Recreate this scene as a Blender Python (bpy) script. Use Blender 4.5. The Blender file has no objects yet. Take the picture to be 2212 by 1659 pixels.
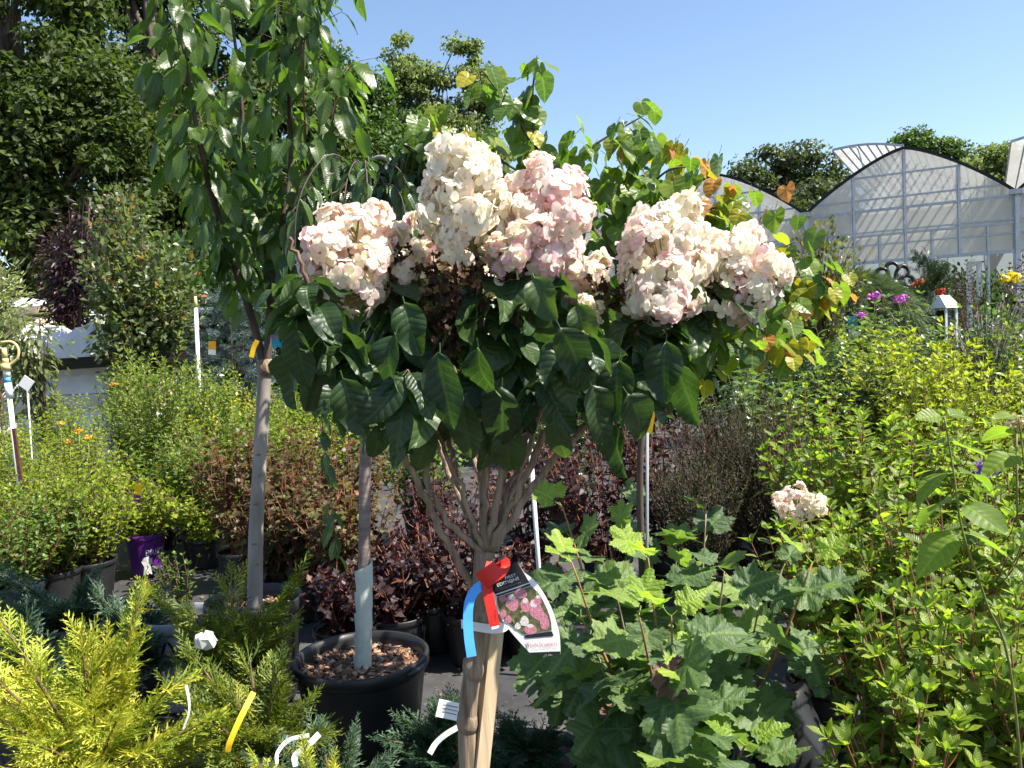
import bpy, math, random
import numpy as np
from mathutils import Matrix, Vector

rng = np.random.default_rng(11)
random.seed(5)
R = math.radians
scene = bpy.context.scene
col = scene.collection

# ---------------------------------------------------------------- camera
CAM_H, PITCH, ROLL, FPX = 1.6, 3.0, 2.6, 829.0
cam_data = bpy.data.cameras.new('camera')
cam_data.sensor_width = 36.0
cam_data.lens = 36.0 * FPX / 1024.0
cam_data.clip_start = 0.05
cam_data.clip_end = 2000.0
cam = bpy.data.objects.new('camera', cam_data)
col.objects.link(cam)
CROT = Matrix.Rotation(R(90 - PITCH), 3, 'X') @ Matrix.Rotation(R(-ROLL), 3, 'Z')
cam.matrix_world = Matrix.Translation((0, 0, CAM_H)) @ CROT.to_4x4()
scene.camera = cam

# ---------------------------------------------------------------- world, sun, exposure
SUN_EL, SUN_AZ = 56.0, 106.0          # azimuth clockwise from +Y
world = bpy.data.worlds.new('World')
scene.world = world
world.use_nodes = True
wn = world.node_tree
for n in list(wn.nodes):
    wn.nodes.remove(n)
wo = wn.nodes.new('ShaderNodeOutputWorld')
bg = wn.nodes.new('ShaderNodeBackground')
sky = wn.nodes.new('ShaderNodeTexSky')
sky.sky_type = 'NISHITA'
sky.sun_disc = False
sky.sun_elevation = R(SUN_EL)
sky.sun_rotation = R(SUN_AZ)
sky.altitude = 200
sky.air_density = 1.0
sky.dust_density = 0.6
sky.ozone_density = 1.6
bg.inputs['Strength'].default_value = 0.09
wn.links.new(sky.outputs[0], bg.inputs['Color'])
wn.links.new(bg.outputs[0], wo.inputs['Surface'])

sun_data = bpy.data.lights.new('sun', 'SUN')
sun_data.energy = 5.0
sun_data.angle = R(0.53)
sun_data.color = (1.0, 0.94, 0.84)
sun = bpy.data.objects.new('sun', sun_data)
col.objects.link(sun)
sdir = Vector((math.sin(R(SUN_AZ)) * math.cos(R(SUN_EL)), math.cos(R(SUN_AZ)) * math.cos(R(SUN_EL)), math.sin(R(SUN_EL))))
sun.rotation_euler = sdir.to_track_quat('Z', 'Y').to_euler()
sun.location = (8, -2, 12)

scene.view_settings.view_transform = 'Standard'
scene.view_settings.look = 'None'
scene.view_settings.exposure = 1.36
scene.view_settings.gamma = 1.0
scene.view_settings.use_curve_mapping = False
cy = scene.cycles
cy.use_denoising = True
cy.max_bounces = 8
cy.diffuse_bounces = 5
cy.glossy_bounces = 2
cy.transmission_bounces = 6
cy.transparent_max_bounces = 12
cy.use_adaptive_sampling = True
cy.adaptive_threshold = 0.02
cy.sample_clamp_indirect = 6.0
cy.caustics_reflective = False
cy.caustics_refractive = False

# ---------------------------------------------------------------- helpers
_CR = np.array(CROT)
def P(u, v, d):
    """A place in the scene from a direction measured in the photo (2212 x 1659 grid) and its distance in metres ahead."""
    k = 1024.0 / 2212.0 / FPX
    ray = _CR @ np.array([(u - 1106.0) * k, -(v - 829.5) * k, -1.0])
    return np.array([0, 0, CAM_H]) + ray * (d / ray[1])
def G(u, v, d, z=0.0):
    p = P(u, v, d); p[2] = z
    return p
def paths(lst):
    return np.array([P(*a) for a in lst])
def smooth(pts, per=6):
    pts = np.asarray(pts, float)
    if len(pts) < 3:
        t = np.linspace(0, 1, per + 1)[:, None]
        return pts[0] * (1 - t) + pts[-1] * t
    q = np.vstack([2 * pts[0] - pts[1], pts, 2 * pts[-1] - pts[-2]])
    out = []
    for i in range(1, len(q) - 2):
        p0, p1, p2, p3 = q[i - 1], q[i], q[i + 1], q[i + 2]
        for t in np.linspace(0, 1, per, endpoint=False):
            out.append(.5 * ((2 * p1) + (-p0 + p2) * t + (2 * p0 - 5 * p1 + 4 * p2 - p3) * t * t + (-p0 + 3 * p1 - 3 * p2 + p3) * t ** 3))
    out.append(q[-2])
    return np.array(out)
def unit(a):
    a = np.asarray(a, float)
    return a / (np.linalg.norm(a, axis=-1, keepdims=True) + 1e-12)
def jit(s, n=3):
    return rng.normal(0, s, n)

def new_mesh(name, V, T, mat=None, uv=None, var=None, smooth_=True):
    me = bpy.data.meshes.new(name)
    V = np.asarray(V, np.float32); T = np.asarray(T, np.int32)
    me.vertices.add(len(V)); me.vertices.foreach_set('co', V.ravel())
    nt, k = T.shape
    me.loops.add(nt * k); me.loops.foreach_set('vertex_index', T.ravel())
    me.polygons.add(nt)
    me.polygons.foreach_set('loop_start', np.arange(0, nt * k, k, dtype=np.int32))
    try:
        me.polygons.foreach_set('loop_total', np.full(nt, k, np.int32))
    except Exception:
        pass
    if uv is not None:
        l = me.uv_layers.new(name='UVMap')
        l.data.foreach_set('uv', np.asarray(uv, np.float32)[T.ravel()].ravel())
    if var is not None:
        a = me.attributes.new('var', 'FLOAT', 'POINT')
        a.data.foreach_set('value', np.asarray(var, np.float32))
    me.polygons.foreach_set('use_smooth', np.full(nt, smooth_, bool))
    me.update(calc_edges=True)
    if mat is not None:
        me.materials.append(mat)
    return me

def link(name, data, parent=None, kind=None, label=None):
    o = bpy.data.objects.new(name, data)
    col.objects.link(o)
    if parent is not None:
        o.parent = parent
    if kind:
        o['kind'] = kind
    if label:
        o['label'] = label
    return o
def thing(name, label, cat, loc=(0, 0, 0), group=None, rz=0.0):
    o = bpy.data.objects.new(name, None)
    o.empty_display_size = 0.1
    col.objects.link(o)
    o.location = [float(x) for x in loc]
    o.rotation_euler = (0, 0, rz)
    o['label'] = label; o['category'] = cat
    if group:
        o['group'] = group
    return o
def tag(o, label, cat, group=None):
    o['label'] = label; o['category'] = cat
    if group:
        o['group'] = group
    return o
def origin(root):
    return np.array(root.location)
def mesh_part(name, root, V, T, mat, uv=None, var=None, kind=None, smooth_=True, sub=None):
    """World-space geometry as a part of root (parts carry no transform of their own)."""
    me = new_mesh(name, np.asarray(V) - origin(root), T, mat, uv, var, smooth_)
    return link(name, me, sub or root, kind)

def tube(pts, r, sides=7, cap=True):
    pts = np.asarray(pts, float); n = len(pts)
    r = np.full(n, r, float) if np.isscalar(r) else np.interp(np.linspace(0, 1, n), np.linspace(0, 1, len(r)), r)
    tan = unit(np.gradient(pts, axis=0))
    ref = np.array([0.31, 0.17, 0.93]) if abs(tan[0][2]) < .9 else np.array([1.0, 0.1, 0.05])
    s = unit(np.cross(tan[0], ref)); S = [s]
    for i in range(1, n):
        s = unit(s - tan[i] * np.dot(s, tan[i])); S.append(s)
    S = np.array(S); B = np.cross(tan, S)
    a = np.linspace(0, 2 * np.pi, sides, endpoint=False)
    V = pts[:, None] + r[:, None, None] * (np.cos(a)[None, :, None] * S[:, None] + np.sin(a)[None, :, None] * B[:, None])
    V = V.reshape(-1, 3)
    i = np.arange(n - 1)[:, None] * sides; j = np.arange(sides)[None]; j2 = (j + 1) % sides
    a0, a1, b0, b1 = i + j, i + j2, i + sides + j, i + sides + j2
    T = np.concatenate([np.stack([a0, a1, b1], -1).reshape(-1, 3), np.stack([a0, b1, b0], -1).reshape(-1, 3)])
    if cap:
        V = np.vstack([V, pts[-1], pts[0]]); c = len(V) - 2; k = (n - 1) * sides
        jj = np.arange(sides)
        T = np.vstack([T, np.stack([k + jj, k + (jj + 1) % sides, np.full(sides, c)], -1), np.stack([(jj + 1) % sides, jj, np.full(sides, c + 1)], -1)])
    return V, T
def join(parts):
    V, T, o = [], [], 0
    for v, t in parts:
        V.append(v); T.append(np.asarray(t) + o); o += len(v)
    return np.vstack(V), np.vstack(T)
def lathe(prof, n=48, center=(0, 0, 0)):
    prof = np.asarray(prof, float); m = len(prof)
    a = np.linspace(0, 2 * np.pi, n, endpoint=False)
    V = np.stack([prof[:, 0, None] * np.cos(a), prof[:, 0, None] * np.sin(a), np.repeat(prof[:, 1, None], n, 1)], -1).reshape(-1, 3) + np.asarray(center)
    i = np.arange(m - 1)[:, None] * n; j = np.arange(n)[None]; j2 = (j + 1) % n
    T = np.concatenate([np.stack([i + j, i + j2, i + n + j2], -1).reshape(-1, 3), np.stack([i + j, i + n + j2, i + n + j], -1).reshape(-1, 3)])
    return V, T
def box(c, s, rz=0.0, M=None):
    c = np.asarray(c, float); h = np.asarray(s, float) / 2
    V = np.array([[x, y, z] for x in (-1, 1) for y in (-1, 1) for z in (-1, 1)], float) * h
    if M is not None:
        V = V @ np.asarray(M).T
    elif rz:
        cs, sn = math.cos(rz), math.sin(rz)
        V = V @ np.array([[cs, -sn, 0], [sn, cs, 0], [0, 0, 1]]).T
    F = [(0, 1, 3, 2), (4, 6, 7, 5), (0, 4, 5, 1), (2, 3, 7, 6), (0, 2, 6, 4), (1, 5, 7, 3)]
    T = [t for q in F for t in ((q[0], q[1], q[2]), (q[0], q[2], q[3]))]
    return V + c, np.array(T)
def bar(p, q, w, h=None, up=(0, 0, 1)):
    p, q = np.asarray(p, float), np.asarray(q, float)
    y = unit(q - p); x = np.cross(y, up)
    if np.linalg.norm(x) < 1e-6:
        x = np.array([1.0, 0, 0])
    x = unit(x); z = np.cross(x, y)
    return box((p + q) / 2, (w, np.linalg.norm(q - p), h or w), M=np.stack([x, y, z], 1))

# ---------------------------------------------------------------- materials
def nodes(name):
    m = bpy.data.materials.new(name); m.use_nodes = True
    nt = m.node_tree; nt.nodes.clear()
    return m, nt, nt.nodes.new, nt.links.new
def c4(c):
    return (c[0], c[1], c[2], 1.0)
def ramp(N, stops, interp='LINEAR'):
    r = N('ShaderNodeValToRGB'); r.color_ramp.interpolation = interp
    e = r.color_ramp.elements
    e[0].position, e[0].color = stops[0][0], c4(stops[0][1])
    e[1].position, e[1].color = stops[-1][0], c4(stops[-1][1])
    for p, c in stops[1:-1]:
        x = e.new(p); x.color = c4(c)
    return r
def math_node(N, L, op, a, b=None, c=None):
    n = N('ShaderNodeMath'); n.operation = op
    for i, x in enumerate((a, b, c)):
        if x is None:
            continue
        if isinstance(x, (int, float)):
            n.inputs[i].default_value = x
        else:
            L(x, n.inputs[i])
    return n.outputs[0]
def leaf_mat(name, stops, trans=0.35, rough=0.42, under=None, veins=0.0, nveins=7.0, tcol=None, spec=0.4, mottle=0.25, rugose=0.0):
    """Thin leaf: colour differs leaf by leaf along stops, light passes through, midrib and side veins from the leaf's own UV."""
    m, nt, N, L = nodes(name)
    out = N('ShaderNodeOutputMaterial')
    at = N('ShaderNodeAttribute'); at.attribute_name = 'var'
    oi = N('ShaderNodeObjectInfo')
    fr = math_node(N, L, 'FRACT', math_node(N, L, 'ADD', at.outputs['Fac'], oi.outputs['Random']))
    k_ = 1.0 if max(s_[1][0] for s_ in stops) > .45 else .80
    stops = [(s_[0], tuple(x * k_ for x in s_[1])) for s_ in stops]
    rp = ramp(N, stops); L(fr, rp.inputs[0])
    colour = rp.outputs[0]
    tc = N('ShaderNodeTexCoord')
    if mottle > 0:
        nz = N('ShaderNodeTexNoise'); nz.inputs['Scale'].default_value = 38.0; nz.inputs['Detail'].default_value = 3
        L(tc.outputs['Object'], nz.inputs['Vector'])
        hs = N('ShaderNodeHueSaturation'); L(colour, hs.inputs['Color'])
        mr = N('ShaderNodeMapRange'); mr.inputs[1].default_value = .3; mr.inputs[2].default_value = .7
        mr.inputs[3].default_value = 1 - mottle; mr.inputs[4].default_value = 1 + mottle
        L(nz.outputs[0], mr.inputs[0]); L(mr.outputs[0], hs.inputs['Value'])
        colour = hs.outputs[0]
    normal = None
    if veins > 0:
        sep = N('ShaderNodeSeparateXYZ'); L(tc.outputs['UV'], sep.inputs[0])
        au = math_node(N, L, 'ABSOLUTE', math_node(N, L, 'SUBTRACT', sep.outputs[0], .5))
        ph = math_node(N, L, 'MULTIPLY', math_node(N, L, 'SUBTRACT', sep.outputs[1], math_node(N, L, 'MULTIPLY', au, .62)), nveins)
        tri = math_node(N, L, 'PINGPONG', ph, .5)
        side = N('ShaderNodeMapRange'); side.inputs[1].default_value = 0.0; side.inputs[2].default_value = .16; side.inputs[3].default_value = 1; side.inputs[4].default_value = 0
        L(tri, side.inputs[0])
        mid = N('ShaderNodeMapRange'); mid.inputs[1].default_value = 0.0; mid.inputs[2].default_value = .03; mid.inputs[3].default_value = 1; mid.inputs[4].default_value = 0
        L(au, mid.inputs[0])
        vmask = math_node(N, L, 'MAXIMUM', math_node(N, L, 'MULTIPLY', side.outputs[0], .55), mid.outputs[0])
        mx = N('ShaderNodeMix'); mx.data_type = 'RGBA'
        L(math_node(N, L, 'MULTIPLY', vmask, .3), mx.inputs[0]); L(colour, mx.inputs[6])
        avg = np.mean([s[1] for s in stops], axis=0)
        mx.inputs[7].default_value = c4(np.minimum(avg * 2.4 + np.array([.03, .04, .01]), .8))
        colour = mx.outputs[2]
        h = math_node(N, L, 'MULTIPLY', math_node(N, L, 'POWER', tri, .6), 1.0)
        h = math_node(N, L, 'SUBTRACT', h, math_node(N, L, 'MULTIPLY', mid.outputs[0], .5))
        if rugose > 0:
            vo = N('ShaderNodeTexVoronoi'); vo.inputs['Scale'].default_value = 26.0
            L(tc.outputs['UV'], vo.inputs['Vector'])
            h = math_node(N, L, 'SUBTRACT', h, math_node(N, L, 'MULTIPLY', vo.outputs[0], rugose))
        bp = N('ShaderNodeBump'); bp.inputs['Strength'].default_value = veins * .75; bp.inputs['Distance'].default_value = .0035
        L(h, bp.inputs['Height']); normal = bp.outputs[0]
    top = colour
    if under is not None:
        ge = N('ShaderNodeNewGeometry')
        mx2 = N('ShaderNodeMix'); mx2.data_type = 'RGBA'
        L(ge.outputs['Backfacing'], mx2.inputs[0]); L(colour, mx2.inputs[6]); mx2.inputs[7].default_value = c4(under)
        top = mx2.outputs[2]
    b = N('ShaderNodeBsdfPrincipled'); L(top, b.inputs['Base Color'])
    b.inputs['Roughness'].default_value = rough
    b.inputs['Specular IOR Level'].default_value = spec
    if normal:
        L(normal, b.inputs['Normal'])
    t = N('ShaderNodeBsdfTranslucent')
    tm = N('ShaderNodeMix'); tm.data_type = 'RGBA'; tm.blend_type = 'MULTIPLY'; tm.inputs[0].default_value = 1.0
    tg = tcol or (2.3, 2.6, 1.0)
    L(colour, tm.inputs[6]); tm.inputs[7].default_value = c4(tg); tm.clamp_result = True
    L(tm.outputs[2], t.inputs['Color'])
    ms = N('ShaderNodeMixShader'); ms.inputs[0].default_value = trans
    L(b.outputs[0], ms.inputs[1]); L(t.outputs[0], ms.inputs[2]); L(ms.outputs[0], out.inputs[0])
    return m
def plain(name, c1, c2=None, scale=8.0, rough=0.6, bump=0.0, stretch=(1, 1, 1), spec=0.3, metallic=0.0, detail=4, bscale=None, coord='Object'):
    m, nt, N, L = nodes(name)
    out = N('ShaderNodeOutputMaterial'); b = N('ShaderNodeBsdfPrincipled')
    b.inputs['Roughness'].default_value = rough; b.inputs['Specular IOR Level'].default_value = spec; b.inputs['Metallic'].default_value = metallic
    tc = N('ShaderNodeTexCoord'); mp = N('ShaderNodeMapping'); mp.inputs['Scale'].default_value = stretch
    L(tc.outputs[coord], mp.inputs[0])
    nz = N('ShaderNodeTexNoise'); nz.inputs['Scale'].default_value = scale; nz.inputs['Detail'].default_value = detail
    L(mp.outputs[0], nz.inputs['Vector'])
    rp = ramp(N, [(.3, c1), (.7, c2 or c1)]); L(nz.outputs[0], rp.inputs[0]); L(rp.outputs[0], b.inputs['Base Color'])
    if bump:
        n2 = nz
        if bscale:
            n2 = N('ShaderNodeTexNoise'); n2.inputs['Scale'].default_value = bscale; n2.inputs['Detail'].default_value = 3; L(mp.outputs[0], n2.inputs['Vector'])
        bp = N('ShaderNodeBump'); bp.inputs['Strength'].default_value = bump; bp.inputs['Distance'].default_value = .01
        L(n2.outputs[0], bp.inputs['Height']); L(bp.outputs[0], b.inputs['Normal'])
    L(b.outputs[0], out.inputs[0])
    return m
def petal_mat(name, stops, trans=0.35):
    m, nt, N, L = nodes(name)
    out = N('ShaderNodeOutputMaterial')
    at = N('ShaderNodeAttribute'); at.attribute_name = 'var'
    oi = N('ShaderNodeObjectInfo')
    fr = math_node(N, L, 'FRACT', math_node(N, L, 'ADD', at.outputs['Fac'], oi.outputs['Random']))
    rp = ramp(N, stops); L(fr, rp.inputs[0])
    tc = N('ShaderNodeTexCoord'); sep = N('ShaderNodeSeparateXYZ'); L(tc.outputs['UV'], sep.inputs[0])
    # petals are deeper coloured towards their own rim, creamier at the eye
    mx = N('ShaderNodeMix'); mx.data_type = 'RGBA'
    mr = N('ShaderNodeMapRange'); mr.inputs[1].default_value = .15; mr.inputs[2].default_value = .95; mr.inputs[3].default_value = 0.55; mr.inputs[4].default_value = 0
    L(sep.outputs[1], mr.inputs[0]); L(mr.outputs[0], mx.inputs[0]); L(rp.outputs[0], mx.inputs[6]); mx.inputs[7].default_value = (.84, .80, .60, 1)
    b = N('ShaderNodeBsdfPrincipled'); b.inputs['Roughness'].default_value = .6; b.inputs['Specular IOR Level'].default_value = .2
    L(mx.outputs[2], b.inputs['Base Color'])
    t = N('ShaderNodeBsdfTranslucent'); L(mx.outputs[2], t.inputs['Color'])
    ms = N('ShaderNodeMixShader'); ms.inputs[0].default_value = trans
    L(b.outputs[0], ms.inputs[1]); L(t.outputs[0], ms.inputs[2]); L(ms.outputs[0], out.inputs[0])
    return m

# ---------------------------------------------------------------- leaf templates: (V, T, UV); leaf runs from the origin along +Y, upper side +Z, length 1
def t_grid(width, wfun, nv=6, nu=1, fold=.25, arch=.15, droop=0.0, wave=0.0, twist=0.0, serr=0.0, petiole=0.0, seed=0):
    r = np.random.default_rng(seed)
    vs = np.linspace(0, 1, nv + 1); us = np.linspace(-1, 1, 2 * nu + 1)
    V, UV = [], []
    ph = r.uniform(0, 6.28, 4)
    for j, v in enumerate(vs):
        w = width * .5 * max(wfun(v), .012)
        if serr and 0 < j < nv:
            w *= 1 + serr * (1 if j % 2 else -1)
        for u in us:
            x = u * w
            z = fold * abs(x) - arch * v * v + wave * math.sin(v * 9 + ph[0] + 2 * u) * abs(u) * .5 + wave * .4 * math.sin(v * 5 + ph[1])
            y = v - droop * v * v * .3 + (.06 * abs(u) * width if 0 < v < 1 else 0)
            if twist:
                a = twist * v; x, z = x * math.cos(a) - z * math.sin(a), x * math.sin(a) + z * math.cos(a)
            V.append((x, y * (1 - petiole) + petiole, z - droop * v * v * .5)); UV.append((u * .5 * wfun(v) * .5 + .5, v))
    k = 2 * nu + 1; T = []
    for j in range(nv):
        for i in range(2 * nu):
            a = j * k + i
            T += [(a, a + 1, a + k + 1), (a, a + k + 1, a + k)]
    V, T, UV = np.array(V), np.array(T), np.array(UV)
    if petiole:
        p = tube(np.array([[0, 0, 0], [0, petiole * .5, -.005], [0, petiole * 1.05, 0]]), .011, 4, False)
        T = np.vstack([T, p[1] + len(V)]); V = np.vstack([V, p[0]]); UV = np.vstack([UV, np.full((len(p[0]), 2), (.5, .02))])
    return V, T, UV
def ovate(peak=.38, sharp=1.0):
    a = peak / (1 - peak)
    def f(v):
        v = min(max(v, 0), 1)
        b = sharp; k = a * b
        m = (peak ** k) * ((1 - peak) ** b)
        return (v ** k) * ((1 - v) ** b) / m
    return f
def t_polar(rfun, n=40, rings=3, c=.45, fold=.12, cup=0.0, wave=0.05, droop=0.2, petiole=.25, seed=0, tip=.0):
    r = np.random.default_rng(seed); ph = r.uniform(0, 6.28, 5)
    th = np.linspace(0, 2 * np.pi, n, endpoint=False)
    V = [(0, c, 0)]; UV = [(.5, c)]
    rr = np.array([rfun(t) for t in th])
    for k in range(1, rings + 1):
        f = k / rings
        for t, q in zip(th, rr):
            x = math.sin(t) * q * f; y = c + math.cos(t) * q * f
            V.append((x, y, 0)); UV.append((x * .5 + .5, y))
    V = np.array(V); UV = np.array(UV)
    x, y = V[:, 0], V[:, 1]
    rad = np.hypot(x, y - c)
    V[:, 2] = fold * np.abs(x) - droop * np.clip(y, 0, None) ** 2 - cup * x * x + wave * rad * np.sin(3 * np.arctan2(x, y - c) + ph[0]) + wave * .7 * rad * np.sin(7 * np.arctan2(x, y - c) + ph[1])
    T = [(0, 1 + (i + 1) % n, 1 + i) for i in range(n)]
    for k in range(1, rings):
        for i in range(n):
            a, b = 1 + (k - 1) * n + i, 1 + (k - 1) * n + (i + 1) % n
            T += [(a, b, b + n), (a, b + n, a + n)]
    T = np.array(T)
    V[:, 1] += petiole
    if petiole:
        p = tube(np.array([[0, 0, 0], [0, petiole * .6, -.01], [0, petiole * 1.02 + .04, V[np.argmin(V[:, 1]), 2] * .3]]), .013, 4, False)
        T = np.vstack([T, p[1] + len(V)]); V = np.vstack([V, p[0]]); UV = np.vstack([UV, np.full((len(p[0]), 2), (.5, .02))])
    return V, T, UV
def flip_up(t):
    """Make the upper side face +Z."""
    V, T, UV = t
    a, b, c = V[T[:, 0]], V[T[:, 1]], V[T[:, 2]]
    n = np.cross(b - a, c - a)
    bad = n[:, 2] < 0
    T = T.copy(); T[bad] = T[bad][:, ::-1]
    return V, T, UV
def heart(t):
    a = abs(((t + math.pi) % (2 * math.pi)) - math.pi)      # 0 at the tip
    base = .50 + .05 * math.cos(a)
    if a < .55:
        base += .14 * (1 - a / .55) ** 1.4
    if a > 2.55:
        base -= .30 * ((a - 2.55) / .59) ** 1.3
    return base
def oakleaf(t):
    a = abs(((t + math.pi) % (2 * math.pi)) - math.pi)
    r = .40
    for c0, h, w in ((0, .30, .30), (.95, .20, .24), (1.72, .12, .26), (2.45, .02, .2)):
        r += h * math.exp(-((a - c0) / w) ** 2)
    if a > 2.6:
        r -= .20 * (a - 2.6) / .54
    return r * (1 + .055 * (1 if int(t * 40 / 6.2832 * 1.6) % 2 else -1))
def threelobe(t):
    a = abs(((t + math.pi) % (2 * math.pi)) - math.pi)
    r = .34
    for c0, h, w in ((0, .30, .34), (1.15, .16, .34), (2.2, .05, .3)):
        r += h * math.exp(-((a - c0) / w) ** 2)
    if a > 2.5:
        r -= .12 * (a - 2.5) / .64
    return r
def frames(axis, normal):
    """Rotation matrices (N,3,3) whose columns are side, axis, normal."""
    y = unit(axis); n = np.asarray(normal, float)
    x = np.cross(y, n); bad = np.linalg.norm(x, axis=-1) < 1e-4
    x[bad] = np.cross(y[bad], np.array([.3, .9, .2]))
    x = unit(x); z = np.cross(x, y)
    return np.stack([x, y, z], -1)
def bake(tmpls, Rm, pos, scale, pick=None):
    """Many copies of the templates as one mesh: returns V, T, UV, var."""
    n = len(pos); scale = np.broadcast_to(scale, (n,))
    pick = rng.integers(0, len(tmpls), n) if pick is None else pick
    Vs, Ts, Us, As, o = [], [], [], [], 0
    for k, (V, T, UV) in enumerate(tmpls):
        idx = np.nonzero(pick == k)[0]
        if not len(idx):
            continue
        W = np.einsum('nij,vj->nvi', Rm[idx], V) * scale[idx, None, None] + pos[idx, None]
        m = len(V)
        Vs.append(W.reshape(-1, 3))
        Ts.append((T[None] + (np.arange(len(idx)) * m)[:, None, None] + o).reshape(-1, 3))
        Us.append(np.tile(UV, (len(idx), 1))); As.append(np.repeat(rng.random(len(idx)), m))
        o += m * len(idx)
    return np.vstack(Vs), np.vstack(Ts), np.vstack(Us), np.concatenate(As)
class Leaves:
    def __init__(s):
        s.p, s.a, s.n, s.s = [], [], [], []
    def add(s, p, a, n, sc):
        s.p.append(np.atleast_2d(p)); s.a.append(np.atleast_2d(a)); s.n.append(np.atleast_2d(n)); s.s.append(np.atleast_1d(sc))
    def arrays(s):
        return np.vstack(s.p), np.vstack(s.a), np.vstack(s.n), np.concatenate(s.s)
def emit(root, lv, tmpls, mats, nobj=0, name='leaf', mass='foliage', sub=None, prefer=None, low=None):
    """Leaves of one plant: the nobj nearest the camera as objects sharing meshes, the rest as one part."""
    p, a, n, sc = lv.arrays()
    if not isinstance(mats, (list, tuple)):
        mats = [mats]
    Rm = frames(a, n)
    order = np.argsort(np.linalg.norm(p - np.array([0, 0, CAM_H]), axis=1)) if prefer is None else np.argsort(prefer)
    o = origin(root)
    top = order[:nobj]
    if len(top):
        meshes = [[new_mesh(name, t[0], t[1], m, t[2]) for t in tmpls] for m in mats]
        for i in top:
            me = meshes[random.randrange(len(mats))][random.randrange(len(tmpls))]
            ob = link(name, me, sub or root)
            M = np.eye(4); M[:3, :3] = Rm[i] * sc[i]; M[:3, 3] = p[i] - o
            ob.matrix_basis = Matrix(M.tolist())
    rest = order[nobj:]
    if len(rest):
        groups = np.array_split(rng.permutation(rest), len(mats))
        for m, g in zip(mats, groups):
            if len(g):
                V, T, UV, va = bake(low or tmpls, Rm[g], p[g], sc[g])
                mesh_part(mass, root, V, T, m, UV, va, kind='stuff', sub=sub)

# printed words are turned into outlines once, while the scene is still empty
WORDS = {}
for _w in ('PRIZE', 'VV', 'W', 'FIRST', 'EDITIONS', 'NEW PLANTS. NEW SOLUTIONS', 'Vanilla Strawberry', "Hydrangea paniculata 'Renhy' PP20,670", 'undbl lb'):
    _cu = bpy.data.curves.new('word', 'FONT'); _cu.body = _w; _cu.size = 1.0; _cu.resolution_u = 3
    _ob = bpy.data.objects.new('word', _cu); col.objects.link(_ob)
    _me = bpy.data.meshes.new_from_object(_ob.evaluated_get(bpy.context.evaluated_depsgraph_get()))
    _co = np.zeros(len(_me.vertices) * 3); _me.vertices.foreach_get('co', _co); _co = _co.reshape(-1, 3)
    WORDS[_w] = (_me, _co, float(np.ptp(_co[:, 0])))
    bpy.data.objects.remove(_ob); bpy.data.curves.remove(_cu)
def lettering(root, text, size, mapping, mat, name='lettering', sub=None):
    me, co, wd = WORDS[text]
    me = me.copy(); me.name = name
    co2 = np.array([mapping(x * size, y * size) for x, y, z in co]) - origin(root)
    me.vertices.foreach_set('co', co2.ravel().astype(np.float32)); me.materials.clear(); me.materials.append(mat); me.update()
    return link(name, me, sub or root)

# ---------------------------------------------------------------- shared materials
bark_grey = plain('bark_grey', (.20, .17, .145), (.34, .30, .27), 14, .8, .5, (1, 1, .35))
bark_dark = plain('bark_dark', (.05, .036, .03), (.12, .085, .07), 20, .8, .5, (1, 1, .3))
bark_brown = plain('bark_brown', (.085, .05, .035), (.19, .115, .075), 26, .75, .5, (1, 1, .3))
bark_tan = plain('bark_tan', (.125, .085, .055), (.36, .265, .18), 75, .85, 1.0, (1, 1, .10), detail=6)
shoot_orange = plain('shoot_orange', (.26, .12, .045), (.36, .19, .07), 30, .7, .3)
bark_red = plain('bark_red', (.18, .06, .04), (.30, .12, .07), 30, .6, .2)
bark_pine = plain('bark_pine', (.22, .10, .06), (.36, .18, .11), 9, .9, .8, (1, 1, .4))
stem_green = plain('stem_green', (.13, .17, .04), (.24, .22, .07), 25, .6)
wood_stake = plain('wood_stake', (.34, .245, .14), (.50, .39, .25), 9, .75, .25, (9, 9, .5), detail=6)
black_plastic = plain('black_plastic', (.012, .012, .013), (.024, .024, .025), 6, .42, .05, spec=.45, bscale=120)
grey_plastic = plain('grey_plastic', (.20, .21, .23), (.26, .27, .29), 5, .5, .03)
purple_plastic = plain('purple_plastic', (.10, .012, .20), (.13, .02, .25), 7, .45, .03, spec=.45)
white_plastic = plain('white_plastic', (.72, .72, .70), (.80, .80, .79), 9, .45, .02)
white_wrap = plain('white_wrap', (.52, .55, .48), (.66, .68, .62), 16, .5, .15)
steel = plain('steel', (.36, .38, .40), (.48, .50, .52), 12, .45, .02, metallic=.4)
black_rubber = plain('black_rubber', (.01, .01, .011), (.02, .02, .02), 8, .6)
rusty = plain('rusty', (.05, .022, .014), (.12, .05, .03), 30, .9, .4)
tan_plastic = plain('tan_plastic', (.62, .46, .18), (.70, .54, .25), 12, .5)
blue_tape = plain('blue_tape', (.06, .30, .72), (.08, .36, .80), 18, .4, .1)
red_tape = plain('red_tape', (.55, .018, .014), (.66, .03, .02), 18, .4, .08)
yellow_tape = plain('yellow_tape', (.72, .42, .015), (.80, .52, .03), 18, .45, .08)
bag_white = plain('bag_white', (.62, .60, .62), (.80, .78, .80), 3.5, .35, .6, bscale=9)
bag_print = plain('bag_print', (.60, .30, .06), (.82, .78, .70), 5, .4, .3, stretch=(1, 1, 3))
dark_timber = plain('dark_timber', (.018, .014, .011), (.05, .038, .03), 12, .85, .5, (.4, 4, 4))
grey_timber = plain('grey_timber', (.16, .14, .12), (.28, .25, .22), 12, .85, .5, (.4, 4, 4))
ink_black = plain('ink_black', (.012, .010, .010), (.02, .016, .016), 9, .35)
card_white = plain('card_white', (.76, .74, .70), (.80, .79, .75), 14, .45)
ink_red = plain('ink_red', (.35, .03, .05), (.42, .05, .07), 9, .5)
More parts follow.
